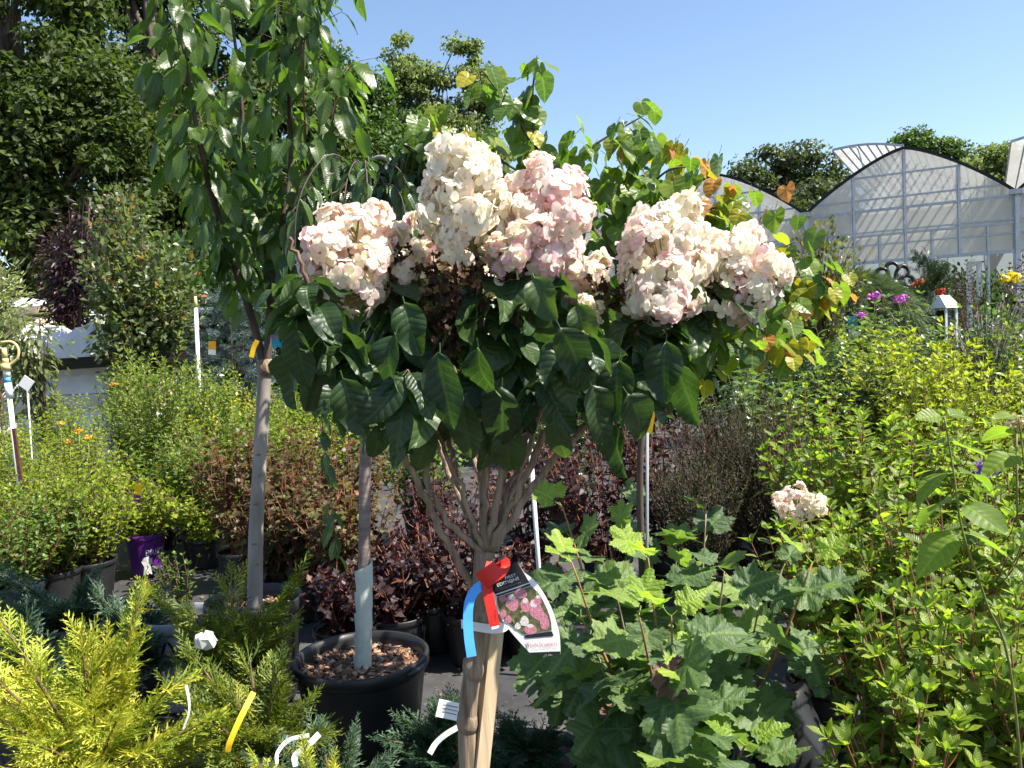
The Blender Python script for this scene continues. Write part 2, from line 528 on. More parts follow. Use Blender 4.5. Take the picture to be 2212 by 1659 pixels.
ink_grey = plain('ink_grey', (.22, .20, .20), (.30, .28, .27), 9, .5)

# bark mulch: chips of mixed brown
def chip_mat():
    m, nt, N, L = nodes('bark_mulch')
    out = N('ShaderNodeOutputMaterial'); b = N('ShaderNodeBsdfPrincipled'); b.inputs['Roughness'].default_value = .9
    at = N('ShaderNodeAttribute'); at.attribute_name = 'var'
    rp = ramp(N, [(0, (.05, .025, .015)), (.4, (.16, .08, .045)), (.75, (.30, .17, .10)), (.97, (.40, .27, .18)), (1, (.65, .62, .55))])
    L(at.outputs['Fac'], rp.inputs[0]); L(rp.outputs[0], b.inputs['Base Color']); L(b.outputs[0], out.inputs[0])
    return m
mulch = chip_mat()

# woven black ground fabric with dust
def fabric_mat():
    m, nt, N, L = nodes('ground_fabric')
    out = N('ShaderNodeOutputMaterial'); b = N('ShaderNodeBsdfPrincipled')
    b.inputs['Roughness'].default_value = .62; b.inputs['Specular IOR Level'].default_value = .45
    tc = N('ShaderNodeTexCoord')
    nz = N('ShaderNodeTexNoise'); nz.inputs['Scale'].default_value = 2.3; nz.inputs['Detail'].default_value = 8; nz.inputs['Roughness'].default_value = .65
    L(tc.outputs['Object'], nz.inputs['Vector'])
    rp = ramp(N, [(.35, (.030, .030, .033)), (.55, (.062, .061, .062)), (.75, (.12, .11, .10))]); L(nz.outputs[0], rp.inputs[0])
    n2 = N('ShaderNodeTexNoise'); n2.inputs['Scale'].default_value = 55; n2.inputs['Detail'].default_value = 3; L(tc.outputs['Object'], n2.inputs['Vector'])
    sp = ramp(N, [(.66, (0, 0, 0)), (.74, (1, 1, 1))]); L(n2.outputs[0], sp.inputs[0])
    mx = N('ShaderNodeMix'); mx.data_type = 'RGBA'; L(sp.outputs[0], mx.inputs[0]); L(rp.outputs[0], mx.inputs[6]); mx.inputs[7].default_value = (.16, .12, .09, 1)
    L(mx.outputs[2], b.inputs['Base Color'])
    wv = N('ShaderNodeTexWave'); wv.inputs['Scale'].default_value = 60; wv.bands_direction = 'X'; L(tc.outputs['Object'], wv.inputs['Vector'])
    wv2 = N('ShaderNodeTexWave'); wv2.inputs['Scale'].default_value = 60; wv2.bands_direction = 'Y'; L(tc.outputs['Object'], wv2.inputs['Vector'])
    ad = math_node(N, L, 'ADD', math_node(N, L, 'ADD', wv.outputs[1], wv2.outputs[1]), math_node(N, L, 'MULTIPLY', nz.outputs[0], 12.0))
    bp = N('ShaderNodeBump'); bp.inputs['Strength'].default_value = .35; bp.inputs['Distance'].default_value = .004; L(ad, bp.inputs['Height']); L(bp.outputs[0], b.inputs['Normal'])
    L(b.outputs[0], out.inputs[0])
    return m

# ---------------------------------------------------------------- ground
gx, gy = np.meshgrid(np.concatenate([[-400, -120, -40], np.linspace(-14, 18, 40), [40, 120, 400]]), np.concatenate([[-30, -5], np.linspace(0, 24, 36), [40, 90, 200, 600]]), indexing='ij')
gz = np.where((np.abs(gx) < 30) & (gy < 30), .012 * np.sin(gx * 2.1 + gy) + .008 * np.sin(gy * 3.7 - gx), 0) - .015
nx_, ny_ = gx.shape
gi = np.arange(nx_ * ny_).reshape(nx_, ny_)
GT = np.concatenate([np.stack([gi[:-1, :-1], gi[1:, :-1], gi[1:, 1:]], -1).reshape(-1, 3), np.stack([gi[:-1, :-1], gi[1:, 1:], gi[:-1, 1:]], -1).reshape(-1, 3)])
ground = link('ground', new_mesh('ground', np.stack([gx, gy, gz], -1).reshape(-1, 3), GT, fabric_mat()), kind='structure')
ground['label'] = 'black woven ground cloth dusted with soil'

# loose bark and litter on the cloth
t_chip = []
for k in range(4):
    v, t = box((0, 0, 0), (1, .45, .22)); v = v + np.random.default_rng(k).normal(0, .1, v.shape); t_chip.append((v, t, np.zeros((len(v), 2))))
n = 2600
pos = np.stack([rng.uniform(-5, 5, n), rng.uniform(2.4, 9, n), rng.uniform(0, .004, n)], -1)
fr = frames(unit(np.stack([rng.normal(size=n), rng.normal(size=n), rng.normal(0, .15, n)], -1)), np.stack([rng.normal(0, .2, n), rng.normal(0, .2, n), np.ones(n)], -1))
V, T, UV, va = bake(t_chip, fr, pos, rng.uniform(.006, .026, n))
link('bark_litter', new_mesh('bark_litter', V, T, mulch, UV, va, False), kind='stuff')

# ---------------------------------------------------------------- trees far behind
t_far = [t_grid(.62, ovate(.45, .7), 2, 1, .35, .12, seed=k) for k in range(3)]
t_far2 = [(np.array([[0, 0, 0], [.3, .5, .08], [0, 1, -.08], [-.3, .5, .08]]), np.array([[0, 1, 2], [0, 2, 3]]), np.array([[.5, 0], [1, .5], [.5, 1], [0, .5]]))]
def far_tree(name, label, base, lobes, mat, nclump, nleaf, leaf, rc, trunk_r=.25, barkm=None, group=None, lift=.35, droop=0.0, limbs=9, fill=.45, seed=1):
    r = np.random.default_rng(seed)
    root = thing(name, label, 'tree', base, group)
    base = np.array(base, float)
    wts = np.array([l[1][0] * l[1][2] for l in lobes]); wts /= wts.sum()
    C = []
    for k in r.choice(len(lobes), nclump, p=wts):
        c, rad = lobes[k]
        d = unit(r.normal(size=3)); q = r.uniform(fill, 1.0) ** .6
        C.append(np.array(c) + d * np.array(rad) * q)
    C = np.array(C); C[:, 2] = np.maximum(C[:, 2], .4)
    cs = r.uniform(.6, 1.35, nclump) * rc
    idx = r.integers(0, nclump, nleaf)
    off = r.normal(size=(nleaf, 3)); off = off / np.linalg.norm(off, axis=1, keepdims=True) * (r.random((nleaf, 1)) ** .45)
    pos = C[idx] + off * cs[idx, None] * np.array([1, 1, .6])
    nor = unit(off * np.array([.6, .6, .4]) + r.normal(0, .45, (nleaf, 3)) + np.array([0, 0, lift]))
    ax = r.normal(size=(nleaf, 3)); ax[:, 2] -= droop; ax = unit(ax - nor * np.sum(ax * nor, 1, keepdims=True) + 1e-6)
    V, T, UV, va = bake(t_far2, frames(ax, nor), pos, r.uniform(.6, 1.35, nleaf) * leaf)
    top = max(l[0][2] for l in lobes)
    cx = np.mean([l[0] for l in lobes], axis=0)
    tp = smooth([base, base + (np.array([cx[0], cx[1], 0]) - base) * np.array([.3, .3, 0]) + [0, 0, top * .4], [cx[0], cx[1], top]], 6)
    mesh_part('trunk', root, *tube(tp, [trunk_r, trunk_r * .75, trunk_r * .2], 9), barkm or bark_dark)
    tw = []
    for c in C[r.permutation(nclump)[:max(limbs, int(nclump * .35))]]:
        s = tp[int(np.clip(len(tp) * np.clip((c[2] - base[2]) / top * .75, .2, .92), 0, len(tp) - 1))]
        tw.append(tube(smooth([s, (s + c) / 2 + r.normal(0, .15, 3) + [0, 0, .1], c], 3), [trunk_r * .28, trunk_r * .05], 4, False))
    mesh_part('limbs', root, *join(tw), barkm or bark_dark, kind='stuff')
    mesh_part('crown', root, V, T, mat, UV, va, kind='stuff')
    return root
m_dark_tree = leaf_mat('foliage_evergreen', [(0, (.03, .052, .014)), (.5, (.06, .092, .022)), (1, (.11, .145, .036))], .30, .58, mottle=0, spec=.22)
m_mid_tree = leaf_mat('foliage_green', [(0, (.035, .07, .016)), (.5, (.06, .11, .025)), (1, (.10, .16, .04))], .35, .45, mottle=0)
m_poplar = leaf_mat('foliage_poplar', [(0, (.10, .13, .045)), (.5, (.16, .20, .075)), (1, (.26, .30, .13))], .35, .5, mottle=0, spec=.3)
m_far_tree = leaf_mat('foliage_far', [(0, (.035, .055, .02)), (.6, (.07, .095, .035)), (1, (.11, .13, .05))], .3, .5, mottle=0)
U = 1024.0 / 2212.0 / FPX                       # metres per photo-grid unit and metre of distance
def lobe(u, v, d, ru, rv, ry=None):
    return (P(u, v, d), (ru * U * d, (ry or ru * .8 * U * d), rv * U * d))
bigtrees = 'tall trees behind the nursery rows'
far_tree('evergreen_tree', 'huge dark tree towering behind the bagged soil and purple-leaved tree', G(60, 500, 14.5), [lobe(40, 40, 14.5, 190, 210), lobe(170, 330, 14, 170, 190), lobe(-30, 300, 14, 150, 200), lobe(40, 520, 14, 190, 130)], m_dark_tree, 210, 50000, .122, .62, .34, None, bigtrees, seed=2)
far_tree('evergreen_tree', 'dense dark tree standing between the huge one and the shade tree', G(330, 500, 17), [lobe(300, 60, 17, 130, 190), lobe(330, 330, 16.5, 150, 170), lobe(420, 500, 16, 160, 130)], m_dark_tree, 150, 38000, .135, .62, .30, None, bigtrees, seed=3)
far_tree('shade_tree', 'leafy dark-green shade tree rising behind the upright cherry', G(560, 500, 19), [lobe(520, 90, 19, 130, 160), lobe(620, 110, 18.5, 75, 150), lobe(590, 350, 18, 170, 170), lobe(700, 500, 17, 150, 110)], m_dark_tree, 150, 38000, .135, .66, .30, None, bigtrees, seed=4)
far_tree('maple_tree', 'rounded mid-green tree behind the weeping cherry', G(800, 500, 22), [lobe(800, 330, 22, 120, 140), lobe(760, 240, 22, 60, 75), lobe(690, 190, 22, 60, 110), lobe(870, 420, 21.5, 140, 110), lobe(720, 420, 21.5, 110, 120)], m_mid_tree, 150, 42000, .13, .62, .28, None, bigtrees, seed=5)
far_tree('poplar_tree', 'airy pale-green poplar with wind-swept top against the sky', G(960, 500, 25), [lobe(870, 130, 25, 38, 62), lobe(915, 200, 25, 62, 80), lobe(1000, 150, 25, 42, 70), lobe(1050, 210, 25, 34, 80), lobe(960, 300, 25, 120, 110), lobe(850, 170, 25, 40, 25), lobe(1020, 420, 25, 150, 110), lobe(820, 250, 25, 60, 60), lobe(870, 330, 25, 90, 80)], m_poplar, 300, 46000, .125, .36, .15, None, bigtrees, lift=.2, fill=.2, seed=6)
far_tree('distant_tree', 'dark round-topped tree beyond the peak of the greenhouse', G(1690, 600, 52), [lobe(1660, 400, 52, 85, 70), lobe(1740, 380, 52, 75, 65), lobe(1790, 420, 52, 60, 60), lobe(1600, 420, 52, 55, 42), lobe(1700, 470, 50, 170, 70)], m_far_tree, 130, 24000, .30, 1.15, .4, None, 'trees beyond the greenhouse', seed=7)
far_tree('distant_tree', 'small tree top poking above the ridge of the greenhouse', G(2000, 600, 50), [lobe(1965, 325, 50, 36, 38), lobe(2020, 310, 50, 40, 34), lobe(2050, 330, 50, 26, 24), lobe(2000, 400, 50, 80, 80)], m_mid_tree, 70, 18000, .24, .85, .35, None, 'trees beyond the greenhouse', seed=8)
far_tree('distant_tree', 'pale rounded tree beyond the gutter where two greenhouse roofs meet', G(2140, 600, 48), [lobe(2140, 350, 48, 60, 36), lobe(2180, 380, 48, 50, 40), lobe(2100, 390, 48, 70, 40), lobe(2150, 450, 48, 90, 60)], m_poplar, 70, 18000, .24, .85, .35, None, 'trees beyond the greenhouse', seed=9)
far_tree('distant_tree', 'low dark tree line seen between redbud and greenhouse', G(1500, 600, 50), [lobe(1480, 450, 50, 90, 60), lobe(1390, 470, 50, 90, 60), lobe(1290, 460, 50, 110, 60)], m_far_tree, 60, 14000, .28, 1.1, .35, None, 'trees beyond the greenhouse', seed=10)

# ---------------------------------------------------------------- greenhouse
def poly_mat(name, clear, through, tone=1.0):
    m, nt, N, L = nodes(name)
    out = N('ShaderNodeOutputMaterial')
    tc = N('ShaderNodeTexCoord')
    nz = N('ShaderNodeTexNoise'); nz.inputs['Scale'].default_value = .9; nz.inputs['Detail'].default_value = 5; L(tc.outputs['Object'], nz.inputs['Vector'])
    rp = ramp(N, [(.3, (.76 * tone, .74 * tone, .69 * tone)), (.7, (.88 * tone, .86 * tone, .80 * tone))]); L(nz.outputs[0], rp.inputs[0])
    d = N('ShaderNodeBsdfPrincipled'); d.inputs['Roughness'].default_value = .35; L(rp.outputs[0], d.inputs['Base Color'])
    t = N('ShaderNodeBsdfTranslucent'); L(rp.outputs[0], t.inputs['Color'])
    tr = N('ShaderNodeBsdfTransparent'); tr.inputs[0].default_value = (.92, .94, .95, 1)
    a = N('ShaderNodeMixShader'); a.inputs[0].default_value = through; L(d.outputs[0], a.inputs[1]); L(t.outputs[0], a.inputs[2])
    b = N('ShaderNodeMixShader'); b.inputs[0].default_value = clear; L(a.outputs[0], b.inputs[1]); L(tr.outputs[0], b.inputs[2])
    L(b.outputs[0], out.inputs[0])
    return m
poly = poly_mat('polycarbonate_wall', .20, .74)
poly_roof = poly_mat('polycarbonate_roof', .74, .7)
poly_shaded = poly_mat('polycarbonate_shaded', .25, .45, .42)  # darker copy of the wall sheet, the back wall's shade put into its colour
poly_vent = poly_mat('polycarbonate_vent', .30, .5, .75)
rA, rB = P(1740, 465, 1) - [0, 0, CAM_H], P(2195, 415, 1) - [0, 0, CAM_H]
pA, pB = rA / rA[2], rB / rB[2]
sc_ = 6.4 / np.linalg.norm((pA - pB)[:2])
GA = np.array([0, 0, CAM_H]) + pA * sc_; GB = np.array([0, 0, CAM_H]) + pB * sc_
GZ = GA[2]
gdir = unit((GB - GA)[:2]); gdir = np.array([gdir[0], gdir[1], 0]); gback = np.array([-gdir[1], gdir[0], 0])
if gback[1] < 0:
    gback = -gback
def gp(t, z, back=0.0):
    return np.array([GA[0], GA[1], 0]) + gdir * (6.4 * t) + gback * back + np.array([0, 0, z])
RISE, EAVE, DEPTH = 1.85, 3.72, 15.0
def arch(s):           # s 0..1 across a bay
    a = abs(2 * s - 1)
    return GZ + RISE * (1 - a ** 1.35) ** .95
gh = thing('greenhouse', 'gutter-connected greenhouse with arched ridges and milky corrugated panels', 'greenhouse', gp(0, 0))
for bay in (-2, -1, 0, 1):
    edges = [0, .25, .5, .75, 1.0] if bay == 0 else [0, .25, .5, .75, 1.0]
    rows = [EAVE, 4.62, GZ - .12]
    for i in range(4):
        s0, s1 = edges[i], edges[i + 1]
        for j in range(2):
            v = np.array([gp(bay + s0 + .004, rows[j] + .02), gp(bay + s1 - .004, rows[j] + .02), gp(bay + s1 - .004, rows[j + 1] - .02), gp(bay + s0 + .004, rows[j + 1] - .02)])
            v = np.vstack([v, v + gback * .012]); t = box((0, 0, 0), (1, 1, 1))[1]
            q = np.array([[0, 1, 2], [0, 2, 3], [4, 6, 5], [4, 7, 6]])
            mesh_part('wall_panel', gh, v, q, poly, smooth_=False)
        ss = np.linspace(s0 + .004, s1 - .004, 7)
        lo = np.array([gp(bay + s, GZ - .08) for s in ss]); hi = np.array([gp(bay + s, arch(s) - .03) for s in ss])
        k = len(ss); v = np.vstack([lo, hi])
        q = np.array([[a, a + 1, k + a + 1] for a in range(k - 1)] + [[a, k + a + 1, k + a] for a in range(k - 1)])
        mesh_part('gable_panel', gh, v, q, poly, smooth_=False)
    # roof skin, corrugated sheets from gutter to ridge, and purlins
    for half in (0, 1):
        ss = np.linspace(0, .5, 14) + half * .5
        vs = []
        nb = 40
        for b_ in range(nb + 1):
            for s in ss:
                vs.append(gp(bay + s, arch(s) + .02 * (b_ % 2), DEPTH * b_ / nb))
        k = len(ss); q = []
        for b_ in range(nb):
            for a in range(k - 1):
                o = b_ * k + a; q += [[o, o + 1, o + k + 1], [o, o + k + 1, o + k]]
        mesh_part('roof_sheet', gh, np.array(vs), np.array(q), poly_roof, smooth_=False)
        pl = []
        for s in np.linspace(.02, .48, 13) + half * .5:
            pl.append(bar(gp(bay + s, arch(s) - .05, .05), gp(bay + s, arch(s) - .05, DEPTH), .055, .04))
        for b_ in (0.0, 3.7, 7.4, 11.1, 15.0):
            for a in range(k - 1):
                if b_ > 0:
                    pl.append(bar(gp(bay + ss[a], arch(ss[a]) - .1, b_), gp(bay + ss[a + 1], arch(ss[a + 1]) - .1, b_), .06))
        mesh_part('purlins', gh, *join(pl), steel, kind='stuff', smooth_=False)
        tr = [gp(bay + s, arch(s) + .015, -.06) for s in ss]
        mesh_part('roof_edge_trim', gh, *join([bar(tr[a], tr[a + 1], .12, .09) for a in range(k - 1)]), black_rubber, smooth_=False)
    # frame of the gable wall
    for s in edges:
        if s == 0 and bay > -2:
            continue
        zt = arch(s) - .06
        mesh_part('post', gh, *bar(gp(bay + s, 0 if s in (0, 1.0, .5) else EAVE, -.03), gp(bay + s, zt, -.03), .16 if s in (0, 1.0) else .085), steel, smooth_=False)
    for s in (.125, .375, .625, .875):
        mesh_part('post', gh, *bar(gp(bay + s, 0, -.02), gp(bay + s, 4.6, -.02), .075), steel, smooth_=False)
    for z, w in ((EAVE, .11), (4.30, .05), (4.62, .07), (4.74, .05), (GZ - .10, .09)):
        mesh_part('rail', gh, *bar(gp(bay + .01, z, -.045), gp(bay + .99, z, -.045), .05, w), steel, smooth_=False)
    for z in (GZ + .28, GZ + 1.05):
        sa = next(s for s in np.linspace(0, .5, 200) if arch(s) > z + .05)
        mesh_part('rail', gh, *bar(gp(bay + sa, z, -.045), gp(bay + 1 - sa, z, -.045), .05, .06), steel, smooth_=False)
    mesh_part('gutter', gh, *bar(gp(bay, GZ, -.25), gp(bay, GZ, DEPTH), .34, .16), steel, smooth_=False)
# open roof vents hinged at the ridge
for bay in (0, 1):
    pl, sl = [], []
    rid = lambda b_: gp(bay + .5, arch(.5) + .10, b_)
    out = lambda b_: gp(bay + (.15 if bay == 0 else -.02), arch(.5) + (.30 if bay == 0 else -.25), b_)
    bs = np.linspace(0, DEPTH, 31); vs = []
    fs = np.linspace(0, 1, 9)
    for b_ in bs:
        for i, f in enumerate(fs):
            p_ = rid(b_) * (1 - f) + out(b_) * f; p_ = p_ + np.array([0, 0, .12 * math.sin(math.pi * f)])
            vs.append(p_)
    k = len(fs); q = []
    for a in range(len(bs) - 1):
        for i in range(k - 1):
            o = a * k + i; q += [[o, o + 1, o + k + 1], [o, o + k + 1, o + k]]
    vent = mesh_part('roof_vent', gh, np.array(vs), np.array(q), poly_vent, smooth_=True)
    vs = np.array(vs).reshape(len(bs), k, 3)
    sl = [bar(vs[0, i] - [0, 0, .03], vs[-1, i] - [0, 0, .03], .05, .04) for i in range(k)]
    mesh_part('vent_bars', gh, *join(sl), steel, kind='stuff', smooth_=False, sub=vent)
    mesh_part('vent_frame', gh, *join([bar(vs[0, i], vs[0, i + 1], .07, .07) for i in range(k - 1)]), steel, smooth_=False, sub=vent)
    mesh_part('vent_arm', gh, *tube(smooth([vs[0, 6] + gback * .3, gp(bay + .27, arch(.27) + .9, .3), gp(bay + .3, arch(.3), .3)], 6), .025, 6), steel, sub=vent)
# back wall and inside
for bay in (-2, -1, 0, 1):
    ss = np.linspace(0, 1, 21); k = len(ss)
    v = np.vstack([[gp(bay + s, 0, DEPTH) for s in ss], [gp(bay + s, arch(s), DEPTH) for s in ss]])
    mesh_part('back_wall', gh, v, np.array([[a, a + 1, k + a + 1] for a in range(k - 1)] + [[a, k + a + 1, k + a] for a in range(k - 1)]), poly_shaded, smooth_=False)
tanp = plain('tan_banner', (.62, .42, .16), (.68, .48, .20), 2, .7)
bn = link('banner', new_mesh('banner', *box(gp(.93, 4.45, 2.2), (1.35, .03, 1.15), math.atan2(gdir[1], gdir[0])), tanp, smooth_=False))
tag(bn, 'tan board hanging inside the greenhouse behind the milky panels', 'board')
# white door frame and display racks under the open eave
df = thing('door_frame', 'white door frame standing under the greenhouse eave', 'door frame', gp(.82, 0, .4))
for s in (.79, .835):
    mesh_part('jamb', df, *bar(gp(s, 0, .4), gp(s, 3.45, .4), .13), white_plastic, smooth_=False)
mesh_part('head', df, *bar(gp(.78, 3.45, .4), gp(.845, 3.45, .4), .13), white_plastic, smooth_=False)
mesh_part('threshold', df, *bar(gp(.78, 2.3, .4), gp(.845, 2.3, .4), .10), white_plastic, smooth_=False)
for i, (t_, w_, h_, lb_) in enumerate(((.50, .22, 3.2, 'slim white display panel inside under the greenhouse peak'), (.56, .5, 3.0, 'wide white display panel inside the greenhouse behind the topiary'), (.88, .2, 3.3, 'slim white display panel inside just past the door frame'), (.95, .3, 3.1, 'white display panel inside next to the corner post'), (.30, .4, 2.6, 'low white display panel inside behind the wind spinner'))):
    q = link('display_panel', new_mesh('display_panel', *box(gp(t_, h_ / 2, 3.5 + i * .6), (w_, .06, h_), math.atan2(gdir[1], gdir[0])), white_plastic, smooth_=False))
    tag(q, lb_, 'panel', 'white display panels in the greenhouse')

# ---------------------------------------------------------------- pots
def pot(root, c, r, h, mat, soil=True, sub_h=None, tilt=None, lip=True, nchip=260):
    c = np.array(c, float)
    rb = r * .80
    prof = [(0, .004), (rb * .96, .004), (rb, .02), (rb + (r - rb) * .86, h * .84), (r * .975, h * .86), (r * 1.0, h * .865), (r * 1.04, h * .89), (r * 1.045, h * .985), (r * 1.02, h), (r * .975, h * .99), (r * .95, h * .93), (r * .90, h * .60), (0, h * .58)]
    V, T = lathe(prof, 56 if c[1] < 3.9 else 26)
    if tilt is not None:
        V = V @ np.array(tilt).T
    o = mesh_part('pot', root, V + c, T, mat)
    if soil:
        sv, st = lathe([(0.001, h * .85), (r * .45, h * .855), (r * .94, h * .83)], 24)
        if tilt is not None:
            sv = sv @ np.array(tilt).T
        so = mesh_part('soil', root, sv + c, st[:, ::-1], bark_brown, sub=o)
        if nchip:
            a = rng.uniform(0, 6.283, nchip); q = np.sqrt(rng.random(nchip)) * r * .93
            pos = np.stack([q * np.cos(a), q * np.sin(a), np.full(nchip, h * .85) + rng.uniform(-.003, .012, nchip)], -1)
            if tilt is not None:
                pos = pos @ np.array(tilt).T
            fr = frames(unit(np.stack([rng.normal(size=nchip), rng.normal(size=nchip), rng.normal(0, .3, nchip)], -1)), np.stack([rng.normal(0, .4, nchip), rng.normal(0, .4, nchip), np.ones(nchip)], -1))
            V, T, UV, va = bake(t_chip, fr, pos + c, rng.uniform(.012, .036, nchip))
            mesh_part('mulch', root, V, T, mulch, UV, va, 'stuff', False, sub=o)
    return o

# ---------------------------------------------------------------- shrubs
def lv_set(width, peak=.4, sharp=.8, nv=4, nu=1, **k):
    return [t_grid(width, ovate(peak, sharp), nv, nu, seed=s, arch=k.get('arch', .15) * (.4 + .5 * s), fold=k.get('fold', .3) * (1.3 - .3 * s), wave=k.get('wave', .05), serr=k.get('serr', 0), twist=k.get('twist', .25) * (s - 1), petiole=k.get('petiole', 0), droop=k.get('droop', 0)) for s in range(3)]
T_ovate = lv_set(.58, .42, .75, 4); T_ovate_hi = lv_set(.58, .42, .75, 9, 2, serr=.05, petiole=.08)
T_lance = lv_set(.34, .45, .8, 4); T_lance_hi = lv_set(.36, .42, .8, 8, 2, petiole=.06)
T_narrow = lv_set(.26, .5, .8, 2)
T_round = lv_set(.85, .45, .5, 4)
t_slim = [(np.array([[0, 0, 0], [.17, .45, .06], [0, 1, -.12], [-.17, .45, .06]]), np.array([[0, 1, 2], [0, 2, 3]]), np.array([[.5, 0], [1, .5], [.5, 1], [0, .5]]))]
T_mid = [lv_set(.36, .45, .8, 2, fold=.3), lv_set(.58, .42, .7, 2, fold=.3)]
T_three_lo = [flip_up(t_polar(threelobe, 8, 1, .42, .15, wave=.1, droop=.25, petiole=0, seed=s)) for s in range(2)]
T_three = [flip_up(t_polar(threelobe, 14, 1, .42, .15, wave=.1, droop=.25, petiole=0, seed=s)) for s in range(3)]
def shrub(name, label, cat, base, h, w, sp, group=None, seed=0, nobj=0, potr=0, potmat=None, lean=(0, 0), poth=.26):
    r = np.random.default_rng(seed + 1000)
    root = thing(name, label, cat, base, group)
    base = np.array(base, float)
    if potr:
        pot(root, base, potr, poth, potmat or black_plastic, nchip=90 if base[1] < 4.5 else 36)
    z0 = poth * .8 if potr else 0.0
    lv, tubes = Leaves(), []
    def leafy(path, clear, step, size, tipn):
        seg = np.linalg.norm(np.diff(path, axis=0), axis=1); L_ = seg.sum(); cum = np.concatenate([[0], np.cumsum(seg)]) / L_
        nn = max(2, int(L_ * (1 - clear) / step)); ph = r.uniform(0, 6.28)
        ts = np.linspace(clear, 1.0, nn)
        p = np.stack([np.interp(ts, cum, path[:, k]) for k in range(3)], -1)
        q = np.stack([np.interp(np.minimum(ts + .05, 1.0), cum, path[:, k]) for k in range(3)], -1)
        tan = q - p; tan[-1] = path[-1] - path[-2]; tan = unit(tan)
        s = unit(np.cross(tan, np.array([.2, .95, .1]))); b = np.cross(tan, s)
        opp = sp.get('opp', True)
        phs = ph + np.cumsum((1.57 + r.normal(0, .25, nn)) if opp else np.full(nn, 2.4))
        idx = np.arange(nn - 1); a = phs[:-1]
        if opp:
            idx = np.concatenate([idx, idx]); a = np.concatenate([a, a + math.pi])
        idx = np.concatenate([idx, np.full(tipn, nn - 1)]); a = np.concatenate([a, phs[-1] + np.arange(tipn) * 6.283 / tipn])
        last = (idx == nn - 1); m = len(idx)
        rad = np.cos(a)[:, None] * s[idx] + np.sin(a)[:, None] * b[idx]
        ang = np.radians(sp.get('angle', 58) * np.where(last, .55, 1.0) + r.normal(0, 10, m))[:, None]
        ax = tan[idx] * np.cos(ang) + rad * np.sin(ang) + np.array([0, 0, -sp.get('sag', .1)]) + r.normal(0, .08, (m, 3))
        no = tan[idx] * np.sin(ang) - rad * np.cos(ang) + np.array([0, 0, .55]) + r.normal(0, .18, (m, 3))
        lv.add(p[idx] + rad * .003, ax, no, size * r.uniform(.65, 1.2, m) * np.where(last, .7, 1.0) * (1 - .25 * ts[idx]))
    for k in range(sp['stems']):
        a = r.uniform(0, 6.283); q = math.sqrt((k + .5) / sp['stems'])
        d = np.array([math.cos(a), math.sin(a), 0]) * q * w / 2
        hh = (h - z0) * (1 - sp.get('dome', .24) * q * q) * r.uniform(.86, 1.05)
        p0 = base + d * .15 + [0, 0, z0]
        p1 = base + d * sp.get('belly', .6) + [0, 0, z0 + hh * .5] + r.normal(0, .02, 3)
        p2 = base + d + np.array([lean[0], lean[1], 0]) * hh + [0, 0, z0 + hh] + r.normal(0, .02, 3)
        if sp.get('weep'):
            p2 = base + d * 1.1 + [0, 0, z0 + hh * sp['weep']]; p1 = base + d * .6 + [0, 0, z0 + hh]
        path = smooth([p0, p1, p2], 5 if base[1] < 4.5 else 3)
        tubes.append(tube(path, [sp.get('sr', .006), sp.get('sr', .006) * .35], 5 if base[1] < 5 else 3, False))
        leafy(path, sp.get('clear', .25), sp['step'], sp['leaf'], sp.get('tip', 4))
        for j in range(sp.get('side', 2)):
            t = r.uniform(.3, .9); i = int(t * (len(path) - 1)); s0 = path[i]
            dd = unit(r.normal(size=3) * [1, 1, .2] + unit(d + 1e-3) * .5) ; ln = hh * r.uniform(.12, .28)
            sp_ = smooth([s0, s0 + dd * ln * .5 + [0, 0, ln * .35], s0 + dd * ln * .75 + [0, 0, ln * .9]], 3 if base[1] < 4.5 else 2)
            if base[1] < 6.5:
                tubes.append(tube(sp_, [sp.get('sr', .006) * .5, .0015], 3, False))
            leafy(sp_, .12, sp['step'] * .8, sp['leaf'] * .85, sp.get('tip', 4))
    mesh_part('stems', root, *join(tubes), sp.get('bark', bark_brown), kind='stuff')
    tiny = sp['leaf'] / base[1] < .0105 and sp['t'] is not T_three
    low = t_slim if tiny and 'slim' in sp else t_far2 if tiny or base[1] > 9.2 else sp['t'] if base[1] < 5.0 else T_three_lo if sp['t'] is T_three else T_mid[sp.get('slim', 1)]
    emit(root, lv, sp['hi'] if nobj and 'hi' in sp else sp['t'], sp['mat'], nobj, low=low)
    return root
def gm(name, a, b, c, **k):
    return leaf_mat(name, [(0, a), (.5, b), (1, c)], **k)
m_spirea = gm('leaf_spirea', (.13, .18, .02), (.22, .28, .03), (.34, .39, .045), trans=.4, mottle=0)
m_dogwood = gm('leaf_dogwood', (.065, .12, .02), (.11, .18, .03), (.18, .25, .05), trans=.4, mottle=0)
m_willow = gm('leaf_willow', (.11, .16, .035), (.18, .24, .05), (.28, .33, .08), trans=.4, mottle=0)
m_gold = gm('leaf_gold', (.45, .38, .03), (.60, .50, .05), (.36, .40, .05), trans=.4, mottle=0, tcol=(1.3, 1.2, .6))
m_lime = gm('leaf_lime', (.26, .33, .025), (.36, .42, .035), (.44, .48, .05), trans=.42, mottle=0, tcol=(1.6, 1.7, .8))
m_ninebark = leaf_mat('leaf_ninebark_copper', [(0, (.045, .032, .02)), (.25, (.085, .052, .026)), (.45, (.13, .085, .035)), (.65, (.11, .12, .035)), (.9, (.17, .17, .05)), (1, (.26, .07, .045))], .35, .45, mottle=0, tcol=(1.8, 1.6, .7))
m_ninepurple = leaf_mat('leaf_ninebark_purple', [(0, (.016, .010, .012)), (.5, (.040, .022, .026)), (.85, (.07, .036, .034)), (1, (.17, .06, .03))], .22, .5, mottle=0, tcol=(2.6, 1.2, 1.0), spec=.35)
